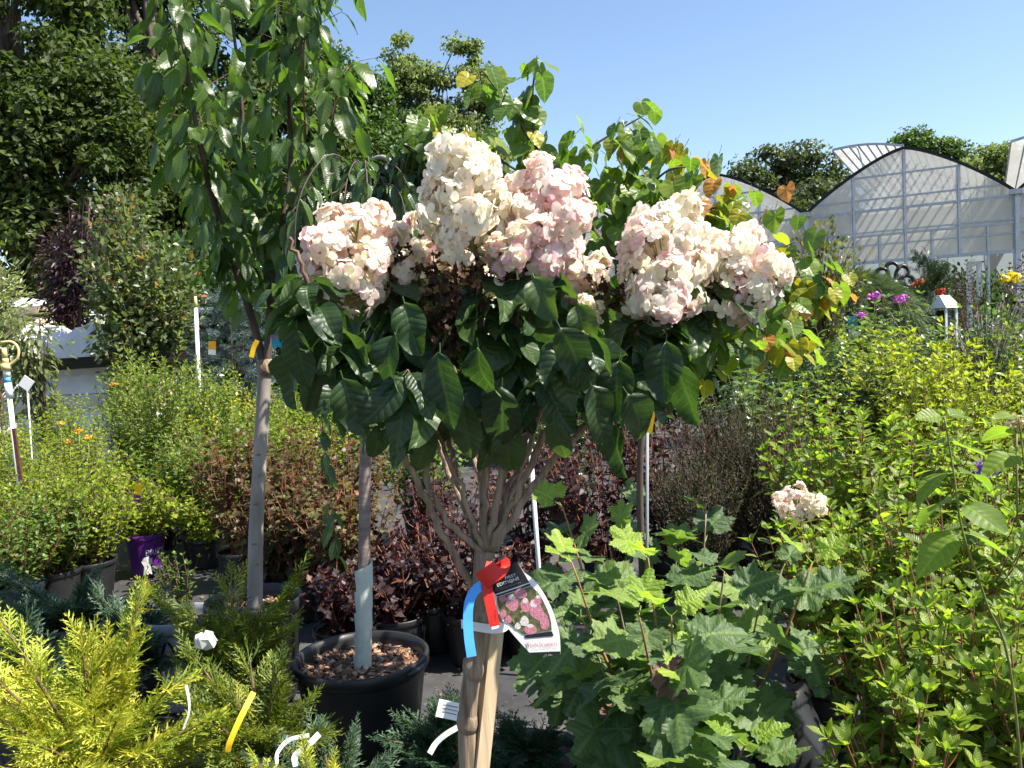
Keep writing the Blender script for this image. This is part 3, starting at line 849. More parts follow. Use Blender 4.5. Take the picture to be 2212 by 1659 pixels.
m_tiny = leaf_mat('leaf_tiny_bronze', [(0, (.022, .028, .012)), (.5, (.045, .05, .02)), (.9, (.08, .075, .03)), (1, (.15, .06, .03))], .25, .55, mottle=0, spec=.25)
m_dkgreen = gm('leaf_dark_glossy', (.018, .045, .014), (.035, .075, .02), (.06, .115, .035), trans=.3, rough=.3, mottle=0, spec=.6)
m_palegreen = gm('leaf_pale_glossy', (.07, .12, .035), (.12, .18, .05), (.19, .25, .09), trans=.3, rough=.32, mottle=0, spec=.6)
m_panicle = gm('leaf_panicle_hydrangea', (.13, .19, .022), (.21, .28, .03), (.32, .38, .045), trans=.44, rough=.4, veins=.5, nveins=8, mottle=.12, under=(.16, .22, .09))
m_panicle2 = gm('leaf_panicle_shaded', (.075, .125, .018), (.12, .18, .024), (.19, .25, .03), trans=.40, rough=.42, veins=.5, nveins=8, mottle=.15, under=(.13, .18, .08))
m_purple_leaf = gm('leaf_purple_plum', (.025, .012, .018), (.05, .025, .035), (.10, .05, .065), trans=.25, mottle=0)
m_oakish = leaf_mat('leaf_pale_oak', [(0, (.07, .10, .035)), (.5, (.13, .17, .07)), (.93, (.22, .25, .13)), (1, (.40, .13, .03))], .3, .4, mottle=0, spec=.5)
m_blue = gm('needle_blue_spruce', (.05, .085, .085), (.09, .135, .14), (.15, .20, .21), trans=.1, mottle=0)
m_pine = gm('needle_white_pine', (.05, .085, .04), (.09, .135, .06), (.15, .19, .09), trans=.2, mottle=0)
m_topiary = gm('needle_dark_juniper', (.015, .035, .012), (.03, .06, .02), (.05, .09, .03), trans=.1, mottle=0)

S_spirea = dict(stems=44, step=.028, leaf=.052, t=T_ovate, mat=m_spirea, side=4, clear=.18, tip=5, sr=.005, opp=False, bark=bark_brown)
S_dogwood = dict(stems=34, step=.042, leaf=.068, t=T_ovate, mat=m_dogwood, side=5, clear=.15, tip=4, sr=.006, bark=bark_red)
S_willow = dict(slim=0, stems=46, step=.022, leaf=.078, t=T_lance, mat=m_willow, side=2, clear=.15, tip=5, sr=.006, opp=False, angle=42, dome=.18)
S_lilac = dict(stems=22, step=.045, leaf=.07, t=T_ovate, mat=m_dogwood, side=3, clear=.25, tip=4, sr=.007)
S_nine = dict(stems=24, step=.045, leaf=.075, t=T_three, mat=m_ninebark, side=4, clear=.12, tip=4, sr=.006, opp=False, bark=bark_red, angle=65)
S_ninep = dict(S_nine, mat=m_ninepurple, stems=26, leaf=.07)
S_tiny = dict(slim=0, stems=60, step=.015, leaf=.033, t=T_narrow, mat=m_tiny, side=4, clear=.12, tip=5, sr=.004, opp=False, angle=45, bark=bark_dark, dome=.2)
S_broad = dict(stems=26, step=.055, leaf=.15, t=T_ovate, mat=m_palegreen, side=3, clear=.25, tip=4, sr=.008, angle=70, sag=.3)
S_dark = dict(stems=22, step=.05, leaf=.08, t=T_ovate, mat=m_dkgreen, side=4, clear=.15, tip=4, sr=.007)
S_lime = dict(slim=0, stems=46, step=.032, leaf=.105, t=T_lance, mat=m_lime, side=4, clear=.2, tip=6, sr=.006, angle=50, opp=False)
S_gold = dict(S_spirea, mat=m_gold, stems=24)
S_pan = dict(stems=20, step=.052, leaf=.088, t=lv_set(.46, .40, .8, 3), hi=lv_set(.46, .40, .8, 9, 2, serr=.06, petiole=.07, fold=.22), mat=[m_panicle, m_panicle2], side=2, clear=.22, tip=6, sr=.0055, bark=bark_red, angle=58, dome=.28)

def gl(u, d, off=0.0):
    """Ground point below the photo column u at distance d."""
    p = P(u, 900, d); return np.array([p[0], d, 0.0])
def htop(u, v, d):
    return float(P(u, v, d)[2])

# ---- rows beyond the sprinkler: (u, d, top v, width, spec, name, label, group, pot)
rows = [
    (150, 8.4, 838, .8, S_spirea, 'spirea_shrub', 'yellow-green shrub right below the white soil bags', None),
    (95, 5.3, 1060, .7, S_dogwood, 'dogwood_shrub', 'leafy green shrub between sprinkler riser and purple pot', 'leafy green shrubs of the front row'),
    (175, 5.5, 1030, .6, S_spirea, 'spirea_shrub', 'bushy yellow-green shrub just before the purple pot plant', None),
    (415, 6.5, 960, .7, S_dogwood, 'dogwood_shrub', 'leafy green shrub between purple pot and copper ninebark', 'leafy green shrubs of the front row'),
    (10, 5.0, 1110, .6, S_dogwood, 'dogwood_shrub', 'leafy green shrub in front of the sprinkler riser foot', 'leafy green shrubs of the front row'),
    (545, 6.8, 880, .9, S_dogwood, 'dogwood_shrub', 'leafy green shrub behind the copper ninebarks', 'leafy green shrubs of the back row'),
    (650, 6.8, 870, .9, S_spirea, 'spirea_shrub', 'yellow-green shrub behind the copper ninebarks', None),
    (460, 6.6, 900, .9, S_willow, 'willow_shrub', 'grey-green wand shrub just behind the red-shooted ninebark', 'upright grey-green shrubs'),
    (640, 4.9, 1000, .65, S_nine, 'ninebark_shrub', 'low copper ninebark before the others of its kind', 'copper ninebarks'),
    (725, 4.6, 1040, .6, S_nine, 'ninebark_shrub', 'low copper ninebark close behind the wrapped trunk', 'copper ninebarks'),
    (560, 4.9, 1090, .5, S_nine, 'ninebark_shrub', 'small copper ninebark at the pot of the upright cherry', 'copper ninebarks'),
    (835, 4.1, 1200, .55, S_ninep, 'dark_ninebark', 'low dark ninebark touching the rim of the wide black pot', 'dark purple ninebarks'),
    (915, 4.3, 1130, .6, S_ninep, 'dark_ninebark', 'low dark ninebark behind the wide black pot', 'dark purple ninebarks'),
    (1000, 4.1, 1200, .5, S_ninep, 'dark_ninebark', 'low dark ninebark behind the blue ribbon', 'dark purple ninebarks'),
    (1120, 4.2, 1230, .5, S_ninep, 'dark_ninebark', 'low dark ninebark between tag and thin white stake', 'dark purple ninebarks'),
    (720, 3.95, 1230, .4, S_ninep, 'dark_ninebark', 'small dark ninebark between the two cherry pots', 'dark purple ninebarks'),
    (40, 6.6, 905, .85, S_spirea, 'spirea_shrub', 'yellow-green small-leaved shrub behind the sprinkler riser', None),
    (150, 6.3, 930, .95, S_spirea, 'spirea_shrub', 'yellow-green small-leaved shrub in front of the tall willow-leaved one', None),
    (60, 8.0, 850, 1.1, S_spirea, 'spirea_shrub', 'low yellow-green shrub with orange blooms by the bagged soil', None),
    (282, 7.6, 765, .62, S_willow, 'willow_shrub', 'tall grey-green willow-leaved shrub with upright wands', 'upright grey-green shrubs'),
    (365, 7.2, 775, .85, S_willow, 'willow_shrub', 'upright grey-green shrub between two others of its kind', 'upright grey-green shrubs'),
    (440, 7.6, 785, .8, S_willow, 'willow_shrub', 'upright grey-green shrub beside the golden-leaved one', 'upright grey-green shrubs'),
    (330, 6.9, 930, .9, S_dogwood, 'dogwood_shrub', 'mid-green leafy shrub behind the purple pot', None),
    (500, 7.4, 845, .8, S_gold, 'golden_shrub', 'golden-yellow leaved shrub before the blue spruce', None),
    (600, 7.8, 830, 1.1, S_spirea, 'spirea_shrub', 'yellow-green shrub behind the trunk of the upright cherry', None),
    (700, 7.6, 810, 1.2, S_dogwood, 'dogwood_shrub', 'green leafy shrub behind the weeping cherry trunk', None),
    (500, 5.6, 930, .62, S_nine, 'ninebark_shrub', 'copper ninebark with red shoots beside the upright cherry trunk', None),
    (600, 5.9, 915, .75, S_nine, 'ninebark_shrub', 'copper ninebark right behind the upright cherry trunk', 'copper ninebarks'),
    (690, 5.7, 925, .75, S_nine, 'ninebark_shrub', 'copper ninebark between the two cherry trunks', 'copper ninebarks'),
    (760, 5.4, 960, .75, S_nine, 'ninebark_shrub', 'copper ninebark behind the pale wrapped trunk', 'copper ninebarks'),
    (20, 5.6, 1020, .7, S_spirea, 'spirea_shrub', 'low yellow-green shrub at the foot of the sprinkler riser', None),
    (870, 4.6, 1130, .75, S_ninep, 'dark_ninebark', 'dark purple ninebark behind the wrapped cherry in black pot', 'dark purple ninebarks'),
    (960, 5.0, 1010, .8, S_ninep, 'dark_ninebark', 'dark purple ninebark behind the forked hydrangea stems', 'dark purple ninebarks'),
    (1080, 4.4, 1190, .6, S_ninep, 'dark_ninebark', 'dark purple ninebark behind the hanging plant tag', 'dark purple ninebarks'),
    (1130, 5.4, 920, .85, S_ninep, 'dark_ninebark', 'dark purple ninebark behind the thin white stake', 'dark purple ninebarks'),
    (1300, 5.0, 915, .8, S_ninep, 'dark_ninebark', 'dark purple ninebark with orange tips behind the oak-leaved shrub', 'dark purple ninebarks'),
    (1430, 5.2, 865, .8, S_ninep, 'dark_ninebark', 'dark purple ninebark beside the redbud trunk', 'dark purple ninebarks'),
    (1220, 6.4, 880, 1.0, S_dark, 'green_shrub', 'dark green shrub behind the purple ninebarks', None),
    (900, 6.6, 900, 1.0, S_dogwood, 'dogwood_shrub', 'green shrub seen between hydrangea stems', None),
    (1560, 5.0, 850, .78, S_tiny, 'bronze_shrub', 'bronze tiny-leaved upright shrub beside the purple ninebarks', 'bronze tiny-leaved shrubs'),
    (1660, 4.8, 855, .72, S_tiny, 'bronze_shrub', 'bronze tiny-leaved shrub next to the bright panicle hydrangeas', 'bronze tiny-leaved shrubs'),
    (1500, 4.4, 985, .5, S_tiny, 'bronze_shrub', 'low bronze tiny-leaved shrub behind the oak-leaved shrub', 'bronze tiny-leaved shrubs'),
    (1640, 6.2, 790, 1.0, S_broad, 'broadleaf_shrub', 'broad pale-leaved shrub below the redbud branches', None),
    (1780, 7.4, 690, 1.3, S_broad, 'broadleaf_shrub', 'broad pale-leaved shrub in front of the weeping pine', None),
    (1900, 8.2, 650, 1.3, S_broad, 'broadleaf_shrub', 'broad pale-leaved shrub between weeping pine and spiral topiary', None),
    (1850, 6.4, 750, 1.0, S_broad, 'broadleaf_shrub', 'broad pale-leaved shrub casting deep shade beside the lime shrub', None),
    (1760, 5.6, 800, .7, S_pan, 'panicle_hydrangea', 'narrow fresh-green hydrangea before the broad pale-leaved shrubs', None),
    (1990, 6.0, 700, 1.15, S_lime, 'lime_shrub', 'lime-green azalea-like shrub below the white lantern', 'lime-green shrubs'),
    (2080, 5.4, 770, 1.0, S_lime, 'lime_shrub', 'lime-green azalea-like shrub beside the twiggy one', 'lime-green shrubs'),
    (2195, 6.4, 720, .9, S_lime, 'lime_shrub', 'lime-green shrub past the twiggy grey one', None),
    (2140, 7.6, 660, 1.1, S_dark, 'green_shrub', 'arching dark shrub behind the lime shrubs', None),
    (1950, 9.4, 650, 1.1, S_dark, 'green_shrub', 'dark glossy shrub at the foot of the spiral topiary', None),
    (1700, 8.6, 690, 1.4, S_dark, 'green_shrub', 'dark shrub below the outer redbud branches', None),
    (2160, 11.0, 540, 1.6, dict(S_dark, mat=m_purple_leaf, leaf=.09), 'purple_shrub', 'dark purple-leaved shrub by the greenhouse corner post', None),
    (2090, 12.5, 560, 1.5, S_dark, 'green_shrub', 'dark rounded shrub in front of the white door frame', None),
    (1880, 13.0, 635, 1.8, S_dark, 'green_shrub', 'dark flowering bush below the metal wind spinner', None),
    (2010, 13.0, 635, 1.8, dict(S_dark, mat=m_ninebark), 'bronze_flowers', 'reddish bush with blooms under the greenhouse eave', None),
    (1780, 12.0, 620, 1.6, S_dark, 'green_shrub', 'dark shrub hidden behind the weeping pine', None),
]
for i, (u, d, v, w, sp, nm, lb, gr) in enumerate(rows):
    b = gl(u, d)
    near = d < 5.8
    shrub(nm, lb, 'shrub', b, htop(u, v, d), w, sp, gr, seed=i, nobj=0, potr=.15 if d < 8 else 0)

# ---- bright panicle hydrangeas filling one side of the foreground
pans = [(1800, 3.9, 880, .75, 'panicle hydrangea with red stems next to the bronze shrub', 120), (1930, 3.8, 885, .8, 'panicle hydrangea with tall red-stemmed shoots below the lime shrubs', 140), (2060, 4.2, 880, .8, 'panicle hydrangea behind the tall-shooted one', 60), (2180, 3.8, 930, .8, 'panicle hydrangea with violet bloom beside it', 60),
        (1760, 3.1, 1080, .6, 'panicle hydrangea carrying one pink and cream flower head', 100), (1935, 2.95, 1095, .65, 'panicle hydrangea behind the dark gap of bare ground cloth', 120), (2030, 2.8, 1080, .7, 'dense panicle hydrangea with yellowing inner leaves', 120), (2160, 3.0, 1050, .7, 'panicle hydrangea below the large-leaved arching stems', 60),
        (1945, 2.15, 1300, .42, 'low panicle hydrangea with lone upright shoot over the shadow', 110), (2090, 2.2, 1230, .55, 'panicle hydrangea with upright leafy tips beside the lone-shoot one', 120), (2200, 2.05, 1330, .5, 'panicle hydrangea in shade under its taller neighbours', 60), (1930, 1.95, 1490, .36, 'shaded panicle hydrangea low by the black ground cloth', 60)]
for i, (u, d, v, w, lb, no) in enumerate(pans):
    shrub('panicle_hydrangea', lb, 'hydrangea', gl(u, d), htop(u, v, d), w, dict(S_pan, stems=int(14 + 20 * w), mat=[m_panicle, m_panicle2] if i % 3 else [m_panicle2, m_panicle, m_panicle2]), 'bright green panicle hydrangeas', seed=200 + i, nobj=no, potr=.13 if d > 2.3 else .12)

# ---- left nursery stock with purple pots
S_pp = dict(S_lilac, mat=m_spirea, stems=16, leaf=.075, clear=.10, side=7, belly=.75, hi=T_ovate_hi, sr=.008)
pp = gl(297, 6.05); 
r1 = shrub('potted_shrub', 'fresh green shrub in purple pot printed with white ribbon emblem', 'shrub', pp, htop(250, 1020, 6.05), .75, S_pp, 'green shrubs around the purple pot', seed=301, lean=(-.38, 0), nobj=70, potr=.135, potmat=purple_plastic, poth=.31)
def on_pot(c, r, h, a0):
    rb = r * .8
    def f(x, y):
        rr = rb + (r - rb) * .86 * (y / (h * .84)) + .003
        a = a0 + x / rr
        return np.array([c[0] + rr * math.cos(a), c[1] + rr * math.sin(a), c[2] + y])
    return f
potpart = [o for o in r1.children if o.name.startswith('pot')][0]
mp1 = on_pot(pp, .135, .31, R(-62))
lettering(r1, 'PRIZE', .06, lambda x, y: mp1(x - .02, y + .165), white_plastic, sub=potpart)
rib = []
for k in range(14):
    a = k / 14 * 6.283; rib.append((math.cos(a) * .035 * (1 + .15 * (k % 2)), math.sin(a) * .035 * (1 + .15 * (k % 2)) + .12))
vv = [mp1(0 - .01, .12)] + [mp1(x - .01, y) for x, y in rib] + [mp1(x - .01, y) for x, y in ((-.02, .10), (.02, .10), (.03, .02), (.01, .035), (0, .02), (-.012, .035), (-.03, .018))]
tt = [(0, 1 + k, 1 + (k + 1) % 14) for k in range(14)] + [(15, 16, 17), (15, 17, 18), (15, 18, 19), (15, 19, 20), (15, 20, 21)]
mesh_part('ribbon_emblem', r1, np.array(vv), np.array(tt), white_plastic, smooth_=False, sub=potpart)
for k, (u, d, v, w, lb) in enumerate([(165, 5.7, 1000, .85, 'fresh green low-branching shrub beside the purple ribbon-emblem pot'), (70, 6.0, 1030, .7, 'fresh green shrub in dark pot close to the sprinkler riser'), (425, 6.2, 1040, .6, 'shaded green shrub in purple pot drawn black for shade next to the copper ninebark')]):
    shrub('potted_shrub', lb, 'shrub', gl(u, d), htop(u, v, d), w, S_pp, 'green shrubs around the purple pot', seed=310 + k, nobj=40 if k == 0 else 0, potr=.13, potmat=black_plastic, poth=.22)  # the last one's purple pot is made black, shade put into its colour
small = shrub('young_shrub', 'sparse young green shrub between purple pot and cherry trunk', 'shrub', gl(372, 5.0), htop(372, 1180, 5.0), .3, dict(S_lilac, stems=7, clear=.3, leaf=.055), None, seed=330, potr=.0)

# ---------------------------------------------------------------- taller plants behind the rows
def small_tree(name, label, cat, base, top, lobes, tm, mat, nleaf, leaf, ntwig=40, tr=.03, bark=None, droop=.2, group=None, seed=1, lift=.4, clump=None):
    r = np.random.default_rng(seed); root = thing(name, label, cat, base, group); base = np.array(base, float)
    tp = smooth([base, base * .6 + np.array(top) * .4 + r.normal(0, .03, 3), top], 6)
    mesh_part('trunk', root, *tube(tp, [tr, tr * .3], 8), bark or bark_brown)
    tw, lv = [], Leaves()
    wts = np.array([l[1][0] * l[1][2] for l in lobes]); wts /= wts.sum()
    per = nleaf // ntwig
    for k in r.choice(len(lobes), ntwig, p=wts):
        c, rad = lobes[k]; e = np.array(c) + unit(r.normal(size=3)) * np.array(rad) * r.uniform(.45, 1) ** .5
        s = tp[int(np.clip((e[2] - base[2]) / (top[2] - base[2]) * .7, .25, .95) * (len(tp) - 1))]
        pa = smooth([s, s * .5 + e * .5 + [0, 0, .06], e], 3); tw.append(tube(pa, [tr * .35, .002], 3, False))
        t = r.uniform(.3, 1.0, per); ii = np.minimum((t * (len(pa) - 1)).astype(int), len(pa) - 2); dl = pa[ii + 1] - pa[ii]
        off = r.normal(0, clump or leaf * .9, (per, 3)); uo = unit(off)
        ax = unit(dl) * .5 + uo * .9 + np.array([0, 0, -droop]); no = np.array([0, 0, lift]) + r.normal(0, .45, (per, 3)) + uo * .3
        lv.add(pa[ii] + dl * r.random((per, 1)) + off, ax, no, leaf * r.uniform(.6, 1.2, per))
    mesh_part('limbs', root, *join(tw), bark or bark_brown, kind='stuff')
    emit(root, lv, tm, mat, 0, mass='crown')
    return root
small_tree('oak_sapling', 'pale olive bushy young oak with orange leaf tips', 'tree', gl(310, 9.6), P(265, 420, 9.6), [lobe(260, 460, 9.6, 55, 70), lobe(300, 580, 9.5, 110, 110), lobe(235, 595, 9.4, 60, 80), lobe(370, 610, 9.4, 70, 90), lobe(300, 690, 9.3, 110, 50)], t_far2, m_oakish, 9000, .092, 170, .035, seed=21)
small_tree('plum_tree', 'dark purple-leaved plum tree behind the pale young oak', 'tree', gl(150, 11.5), P(195, 430, 11.5), [lobe(190, 480, 11.5, 45, 55), lobe(150, 540, 11.5, 50, 60), lobe(120, 610, 11.5, 35, 50)], t_slim, m_purple_leaf, 3600, .11, 80, .04, bark_dark, .9, seed=22)
small_tree('willow_bush', 'pale silvery willow bush at the edge of the stacked bags', 'bush', gl(-10, 9.0), P(-10, 560, 9.0), [lobe(0, 600, 9.0, 50, 55), lobe(-30, 640, 9.0, 55, 60)], T_narrow, gm('leaf_silver', (.20, .24, .12), (.30, .33, .18), (.40, .42, .26), trans=.35, mottle=0), 2600, .10, 90, .02, seed=23, lift=.7)
small_tree('peach_tree', 'drooping-leaved young tree in front of the white soil bags', 'tree', gl(75, 8.2), P(85, 690, 8.2), [lobe(20, 705, 8.2, 45, 36), lobe(92, 700, 8.2, 26, 20), lobe(15, 765, 8.2, 45, 30)], T_lance, gm('leaf_peach', (.09, .12, .04), (.15, .18, .06), (.22, .24, .10), trans=.35, mottle=0), 640, .10, 40, .022, bark_dark, 1.3, seed=24)
for k, (u, d, v, w, lb) in enumerate([(505, 11, 560, 1.5, 'dark conifer shadowed behind the blue spruce'), (640, 12, 560, 2.2, 'dark leafy bush behind the upright cherry stem'), (400, 13, 540, 2.0, 'dark tall bush behind the white pole'), (760, 12, 600, 2.0, 'dark bush behind the weeping cherry'), (1000, 12, 640, 3.0, 'dark bush in shade behind the main hydrangea'), (1250, 11, 640, 2.6, 'dark bush behind the redbud trunk'), (1480, 12, 620, 2.4, 'dark bush between redbud and greenhouse')]):
    c = P(u, v + 90, d)
    small_tree('evergreen_bush', lb, 'bush', gl(u, d), P(u, v, d), [(c, (w * .5, .8, .9)), (c - [0, 0, .8], (w * .55, .8, .7))], t_far2, m_dkgreen, 3600, .15, 90, .04, bark_dark, .3, seed=40 + k)

for k, (t_, b_, z_, lb) in enumerate([(.12, 3.0, 3.3, 'leafy tub plant inside the greenhouse near the gutter post'), (.28, 2.2, 3.0, 'leafy tub plant inside the greenhouse behind the weeping pine'), (.42, 4.0, 3.5, 'tall leafy tub plant inside the greenhouse behind the spinner'), (.66, 2.4, 3.3, 'leafy tub plant inside the greenhouse before the door frame'), (.74, 4.5, 3.6, 'tall leafy tub plant deep inside the greenhouse'), (.92, 2.0, 3.2, 'leafy tub plant inside the greenhouse under the tan board'), (-.15, 2.5, 3.3, 'leafy tub plant in the neighbouring greenhouse bay')]):
    g_ = gp(t_, 0, b_); c = gp(t_, z_ - .7, b_)
    small_tree('tub_plant', lb, 'plant', g_, gp(t_, z_, b_), [(c, (.75, .6, .75)), (c - [0, 0, .8], (.8, .6, .7))], t_far2, m_dogwood if k % 2 else m_dkgreen, 1500, .20, 50, .05, bark_dark, .3, 'tub plants inside the greenhouse', seed=90 + k)

# twiggy barberry-like shrub in front of the greenhouse
small_tree('twiggy_shrub', 'airy olive shrub with arching thin twigs before the greenhouse', 'shrub', gl(1770, 7.0), P(1770, 500, 7.0), [lobe(1770, 530, 7.0, 70, 70), lobe(1720, 600, 7.0, 55, 60), lobe(1840, 560, 7.0, 50, 55)], T_ovate, gm('leaf_olive', (.07, .09, .02), (.12, .14, .035), (.18, .19, .05), trans=.35, mottle=0), 1500, .05, 90, .014, bark_brown, .1, seed=60, clump=.05)
small_tree('twiggy_grey_shrub', 'twiggy grey half-bare shrub beside the lime shrubs', 'shrub', gl(2130, 5.9), P(2130, 660, 5.9), [lobe(2120, 720, 5.9, 65, 65), lobe(2180, 690, 5.9, 45, 50)], T_ovate, m_palegreen, 800, .045, 80, .012, bark_grey, .1, seed=61, clump=.05)

# ---- conifers
def kites(lst):
    V, T = [], []
    for p, q, w, n in lst:
        p, q = np.array(p, float), np.array(q, float); s = unit(np.cross(q - p, n)) * w; m = p + (q - p) * .4
        o = len(V); V += [p - s * .5, m + s, q, m - s]; T += [(o, o + 1, o + 2), (o, o + 2, o + 3)]
    V = np.array(V); return V, np.array(T), np.stack([np.full(len(V), .5), np.clip(V[:, 1], 0, 1)], -1)
def t_spray(seed, n=11, sub=4, w=.016, ang=38, flat=.25):
    r = np.random.default_rng(seed); L_ = [((0, 0, 0), (0, 1, .05), w * 1.1, (0, 0, 1)), ((0, 0, 0), (0, 1, .05), w * 1.1, (1, 0, 0))]
    for i in range(n):
        y = .06 + .88 * i / n; sd = 1 if i % 2 else -1; l = .46 * (1 - y) ** .8 + .08
        a = R(ang + r.normal(0, 6)); z = r.normal(0, flat)
        p = np.array([0, y, .05 * y * y]); d = unit([sd * math.sin(a), math.cos(a), z]); e = p + d * l
        L_.append((p, e, w, unit([r.normal(0, .5), 0, 1])))
        for j in range(sub):
            t = .25 + .7 * j / sub; q = p + (e - p) * t; s2 = 1 if j % 2 else -1; l2 = l * .42 * (1 - t * .6)
            a2 = math.atan2(d[0], d[1]) + s2 * R(34 + r.normal(0, 6)); dd = unit([math.sin(a2), math.cos(a2), d[2] + r.normal(0, .25)])
            L_.append((q, q + dd * l2, w * .85, unit([r.normal(0, .6), 0, 1])))
    return kites(L_)
T_spray = [t_spray(k, 11, 2, .021) for k in range(4)]
T_spray_lo = [t_spray(k, 8, 2, .028) for k in range(3)]
T_bristle = [kites([(((0, 0, 0)), tuple(unit(np.array([math.cos(a) * .75, .75, math.sin(a) * .75])) * .34 + np.array([0, y, 0])), .022, (math.sin(a), .1, -math.cos(a))) if False else ((0, y, 0), (math.cos(a) * .22, y + .22, math.sin(a) * .22), .022, (math.sin(a), .1, -math.cos(a))) for y in np.linspace(0, .85, 7) for a in np.linspace(0, 6.283, 6)[:-1] + y * 7]) for _ in range(1)]
sp_root = thing('blue_spruce', 'small blue spruce beyond the golden shrub', 'conifer', gl(512, 8.6))
lv, tb = Leaves(), []
zt = htop(510, 620, 8.6)
for i in range(17):
    f = i / 17; z = .15 + (zt - .15) * f; rad = .62 * (1 - f) ** .8 + .04
    for a in np.arange(9) * 6.283 / 9 + i * 1.1:
        e = origin(sp_root) + np.array([math.cos(a) * rad, math.sin(a) * rad, z + rad * .1]); s = origin(sp_root) + [0, 0, z]
        tb.append(tube(np.array([s, e]), [.008, .004], 4, False))
        for t in np.linspace(.15, 1, max(2, int(rad * 10))):
            for k in range(2):
                lv.add(s + (e - s) * t, unit(e - s) + rng.normal(0, .35, 3), np.array([0, 0, 1.0]) + rng.normal(0, .3, 3), rng.uniform(.14, .21))
mesh_part('trunk', sp_root, *tube(np.array([origin(sp_root), origin(sp_root) + [0, 0, zt]]), [.035, .008], 8), bark_brown)
mesh_part('limbs', sp_root, *join(tb), bark_brown, kind='stuff')
emit(sp_root, lv, T_bristle, m_blue, 0, mass='needles')
# weeping white pine
wp = thing('weeping_pine', 'feathery mop-headed weeping pine in front of the greenhouse', 'conifer', gl(1835, 9.5))
zt = htop(1830, 590, 9.5); o = origin(wp); lv, tb = Leaves(), []
T_needle = [kites([((0, 0, 0), (math.sin(a) * .18, .9 + .1 * math.cos(3 * a), math.cos(a) * .18), .012, (math.cos(a), 0, math.sin(a))) for a in np.linspace(0, 6.28, 11)[:-1]])]
for k in range(150):
    a = rng.uniform(0, 6.283); q = math.sqrt(rng.random()) * .82; ln = rng.uniform(.5, 1.25)
    top_ = o + np.array([math.cos(a) * q * .7, math.sin(a) * q * .7, zt - .02 - q * q * .4])
    end = o + np.array([math.cos(a) * q * 1.1, math.sin(a) * q * 1.1, max(zt - .3 - ln * q - .2, .25)])
    pa = smooth([o + [0, 0, zt * .75], top_, (top_ + end) / 2 + [math.cos(a) * .12, math.sin(a) * .12, .1], end], 5)
    tb.append(tube(pa, [.008, .003], 4, False))
    for i in range(5, len(pa)):
        for m_ in range(3):
            lv.add(pa[i] + rng.normal(0, .02, 3), np.array([math.cos(a), math.sin(a), -.6]) * .6 + unit(pa[i] - pa[i - 1]) + rng.normal(0, .45, 3), rng.normal(0, 1, 3), rng.uniform(.12, .2))
mesh_part('trunk', wp, *tube(np.array([o, o + [0, 0, zt * .75]]), [.04, .025], 8), bark_brown)
mesh_part('limbs', wp, *join(tb), bark_brown, kind='stuff')
emit(wp, lv, T_needle, m_pine, 0, mass='needles')
# spiral topiary
st_ = thing('spiral_topiary', 'dark evergreen clipped into a spiral beside the white lantern', 'topiary', gl(2005, 10.5)); o = origin(st_)
zt = htop(2015, 560, 10.5); lv = Leaves()
for t in np.linspace(0, 1, 1400):
    a = t * 6.283 * 3.2 + .6; z = .4 + (zt - .4) * t; rr = .30 * (1 - t * .75)
    c = o + np.array([math.cos(a) * rr, math.sin(a) * rr, z]) + rng.normal(0, .11 * (1 - t * .5), 3)
    lv.add(c, np.array([math.cos(a), math.sin(a), .9]) + rng.normal(0, .4, 3), rng.normal(0, 1, 3), rng.uniform(.10, .17))
mesh_part('trunk', st_, *tube(np.array([o, o + [0, 0, zt - .1]]), [.03, .012], 8), bark_dark)
emit(st_, lv, T_spray_lo, m_topiary, 0, mass='foliage')

# ---------------------------------------------------------------- objects among the rows
# sprinkler riser
sb = gl(38, 5.9); stp = P(14, 800, 5.9)
spk = thing('sprinkler_riser', 'white PVC sprinkler riser with tan impact head on top', 'sprinkler', sb)
mesh_part('pipe', spk, *tube(np.array([sb, stp]), .0168, 14), white_plastic)
up_ = unit(stp - sb)
mesh_part('coupling', spk, *tube(np.array([stp - up_ * .20, stp - up_ * .09]), .024, 14), white_plastic)
mesh_part('blue_collar', spk, *tube(np.array([stp - up_ * .088, stp - up_ * .05]), .021, 14), blue_tape)
mesh_part('adapter', spk, *tube(np.array([stp - up_ * .048, stp + up_ * .012]), .023, 12), white_plastic)
hd = mesh_part('sprinkler_head', spk, *join([tube(np.array([stp, stp + up_ * .05]), [.034, .034], 12), tube(np.array([stp + up_ * .052, stp + up_ * .085]), [.022, .028, .02], 12), tube(np.array([stp + up_ * .087, stp + up_ * .16]), [.019, .017], 10)]), tan_plastic)
lp = lambda a: np.array([stp + up_ * .03 + np.array([.02 * a, 0, 0]), stp + up_ * .08 + [.085 * a, 0, 0], stp + up_ * .15 + [.10 * a, 0, 0], stp + up_ * .20 + [.06 * a, 0, 0], stp + up_ * .20 + [-.02 * a, 0, 0]])
mesh_part('bridge', spk, *tube(smooth(lp(1), 5), .009, 8), tan_plastic, sub=hd)
mesh_part('nozzle', spk, *tube(np.array([stp + up_ * .14, stp + up_ * .17 + [-.06, -.03, .02]]), [.012, .009], 8), grey_plastic, sub=hd)
stk = link('rusty_stake', new_mesh('rusty_stake', *bar(sb + [.035, -.005, 0], P(30, 925, 5.89) + [.0, 0, 0], .022), rusty, smooth_=False))
tag(stk, 'rusty dark metal stake tied beside the sprinkler riser', 'stake')
# white pole
wpl = thing('white_pole', 'thin white pole standing in front of the dark bushes', 'pole', gl(428, 8.0))
mesh_part('pole', wpl, *tube(np.array([gl(428, 8.0), P(423, 665, 8.0)]), .018, 10), white_plastic)
mesh_part('pole_tip', wpl, *tube(np.array([P(423, 664, 8.0), P(422, 640, 8.0)]), [.02, .012], 8), tan_plastic)
